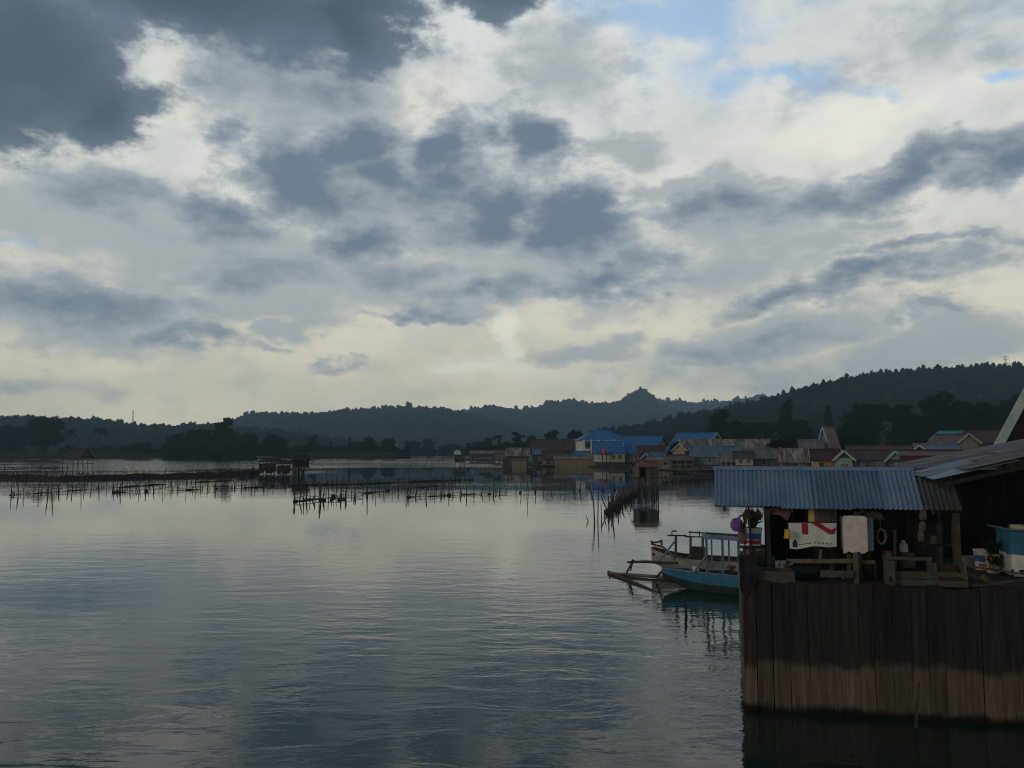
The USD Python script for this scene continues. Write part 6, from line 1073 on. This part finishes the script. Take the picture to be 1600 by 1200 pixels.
# stakes in the water beside the boats
q = on(1143, 926, 0); T = Thing('mooring_post', 'brown mooring post with a pale splintered top beside the blue boat', 'post', q); T.put('post', MB().path([q - Z * .8, q, at(1145, 890, q[1])], [.07, .07, .06], 8), M_POT); T.put('splintered_top', lump(at(1142, 886.5, q[1]), (.17, .1, .07), 31, .3, 2), M_PALEWOOD)
q = on(1072, 963, 0); single('water_stake', MB().path([q - Z * .8, q, at(1070, 931, q[1])], [.045, .042, .032], 7), M_OLD, 'thin dark stake standing alone in the water below the blue boat', 'stake', smooth=50)

# small clutter: a sloping brown tarp, ropes, a jug and gear
a0, a1, a2, a3 = at(1190, 793, 15.6), at(1236, 794, 15.4), at(1232, 812, 15.2), at(1200, 800, 15.5); P = np.array([[a0 * (1 - u) * (1 - v) + a1 * u * (1 - v) + a2 * u * v + a3 * (1 - u) * v - np.array([0, .03 * math.sin(u * 7 + v * 3), .02 * math.sin(u * 9)]) for u in np.linspace(0, 1, 14)] for v in np.linspace(0, 1, 7)])
T = Thing('brown_tarp', 'brown tarp sagging under the blue eave right of the dry leaf bundles', 'tarp', at(1215, 812, 15.4)); T.put('sheet', MB().grid(P).grid(P[::-1] + [0, .006, 0]), M_SACK, smooth=True); T.put('cord', MB().path([a2, a2 + Z * .15, a2 + Z * .24], .005, 4), M_OLD); T.put('cord', MB().bar(a3, a3 + Z * .12, .005, k=4), M_OLD)
c = at(1412, 862, 15.6); T = Thing('white_jug', 'small pale plastic jug on a crate in the dark behind the long trough', 'jug', [c[0], c[1], FLOOR]); T.put('jug', MB().lathe([(0, 0), (.075, 0), (.08, .03), (.08, .14), (.03, .19), (.03, .22), (0, .22)], c, 16), M_BUCKET, smooth=40); T.put('crate', MB().box([c[0], c[1], (FLOOR + c[2]) / 2], (.3, .3, c[2] - FLOOR - .004), ch=.01), M_OLD)
T = Thing('coiled_rope', 'coil of rope hanging on the front post right of the cloth-covered box', 'rope', at(1376, 850, 15.0)); c = at(1376, 838, 15.0)
for k in range(4): T.put('loop', MB().path([c + [(.07 + .006 * k) * math.cos(t), -.02 - .008 * k, (.12 + .008 * k) * math.sin(t)] for t in np.linspace(0, 2 * math.pi, 15)], .008, 5), M_SACK, smooth=50)
T.put('hanger', MB().path([c + Z * .12, c + Z * .4], .008, 5), M_SACK)
bq = BA + BDIR * 2.2; T = Thing('boat_net', 'dark net heap lying inside the blue boat', 'fishing net', bq + Z * .3); T.put('heap', lump(bq + Z * .48, (.42, .3, .22), 44, .35), M_BLACKCLOTH, smooth=True); T.put('float_line', MB().path([bq + [-.35, -.15, .5], bq + [0, -.2, .68], bq + [.3, -.1, .58]], .02, 5), M_PALEWOOD)
bq = BA + BDIR * 1.1; T = Thing('boat_bailer', 'small pale bailer standing in the left end of the blue boat', 'bailer', bq + Z * .35); T.put('can', MB().lathe([(0, 0), (.09, 0), (.11, .25), (.10, .25), (.08, .01), (0, .01)], bq + Z * .48, 16), M_BUCKET, smooth=40); T.put('grip', MB().path([bq + [.1, 0, .7], bq + [.17, 0, .62], bq + [.1, 0, .54]], .01, 5), M_OLD)
r0, r1 = BA + BDIR * 2.9 + near * .42 + Z * .62, at(1144, 893, on(1143, 926, 0)[1]); T = Thing('mooring_rope', 'slack rope from the blue boat to the brown mooring post', 'rope', (r0 + r1) / 2 - Z * .2); T.put('rope', MB().path([r0 * (1 - t) + r1 * t - Z * .3 * math.sin(math.pi * t) for t in np.linspace(0, 1, 9)], .014, 5), M_SACK, smooth=50); T.put('hitch', MB().bar(r1 - Z * .03, r1 + Z * .03, .085, k=8), M_SACK)
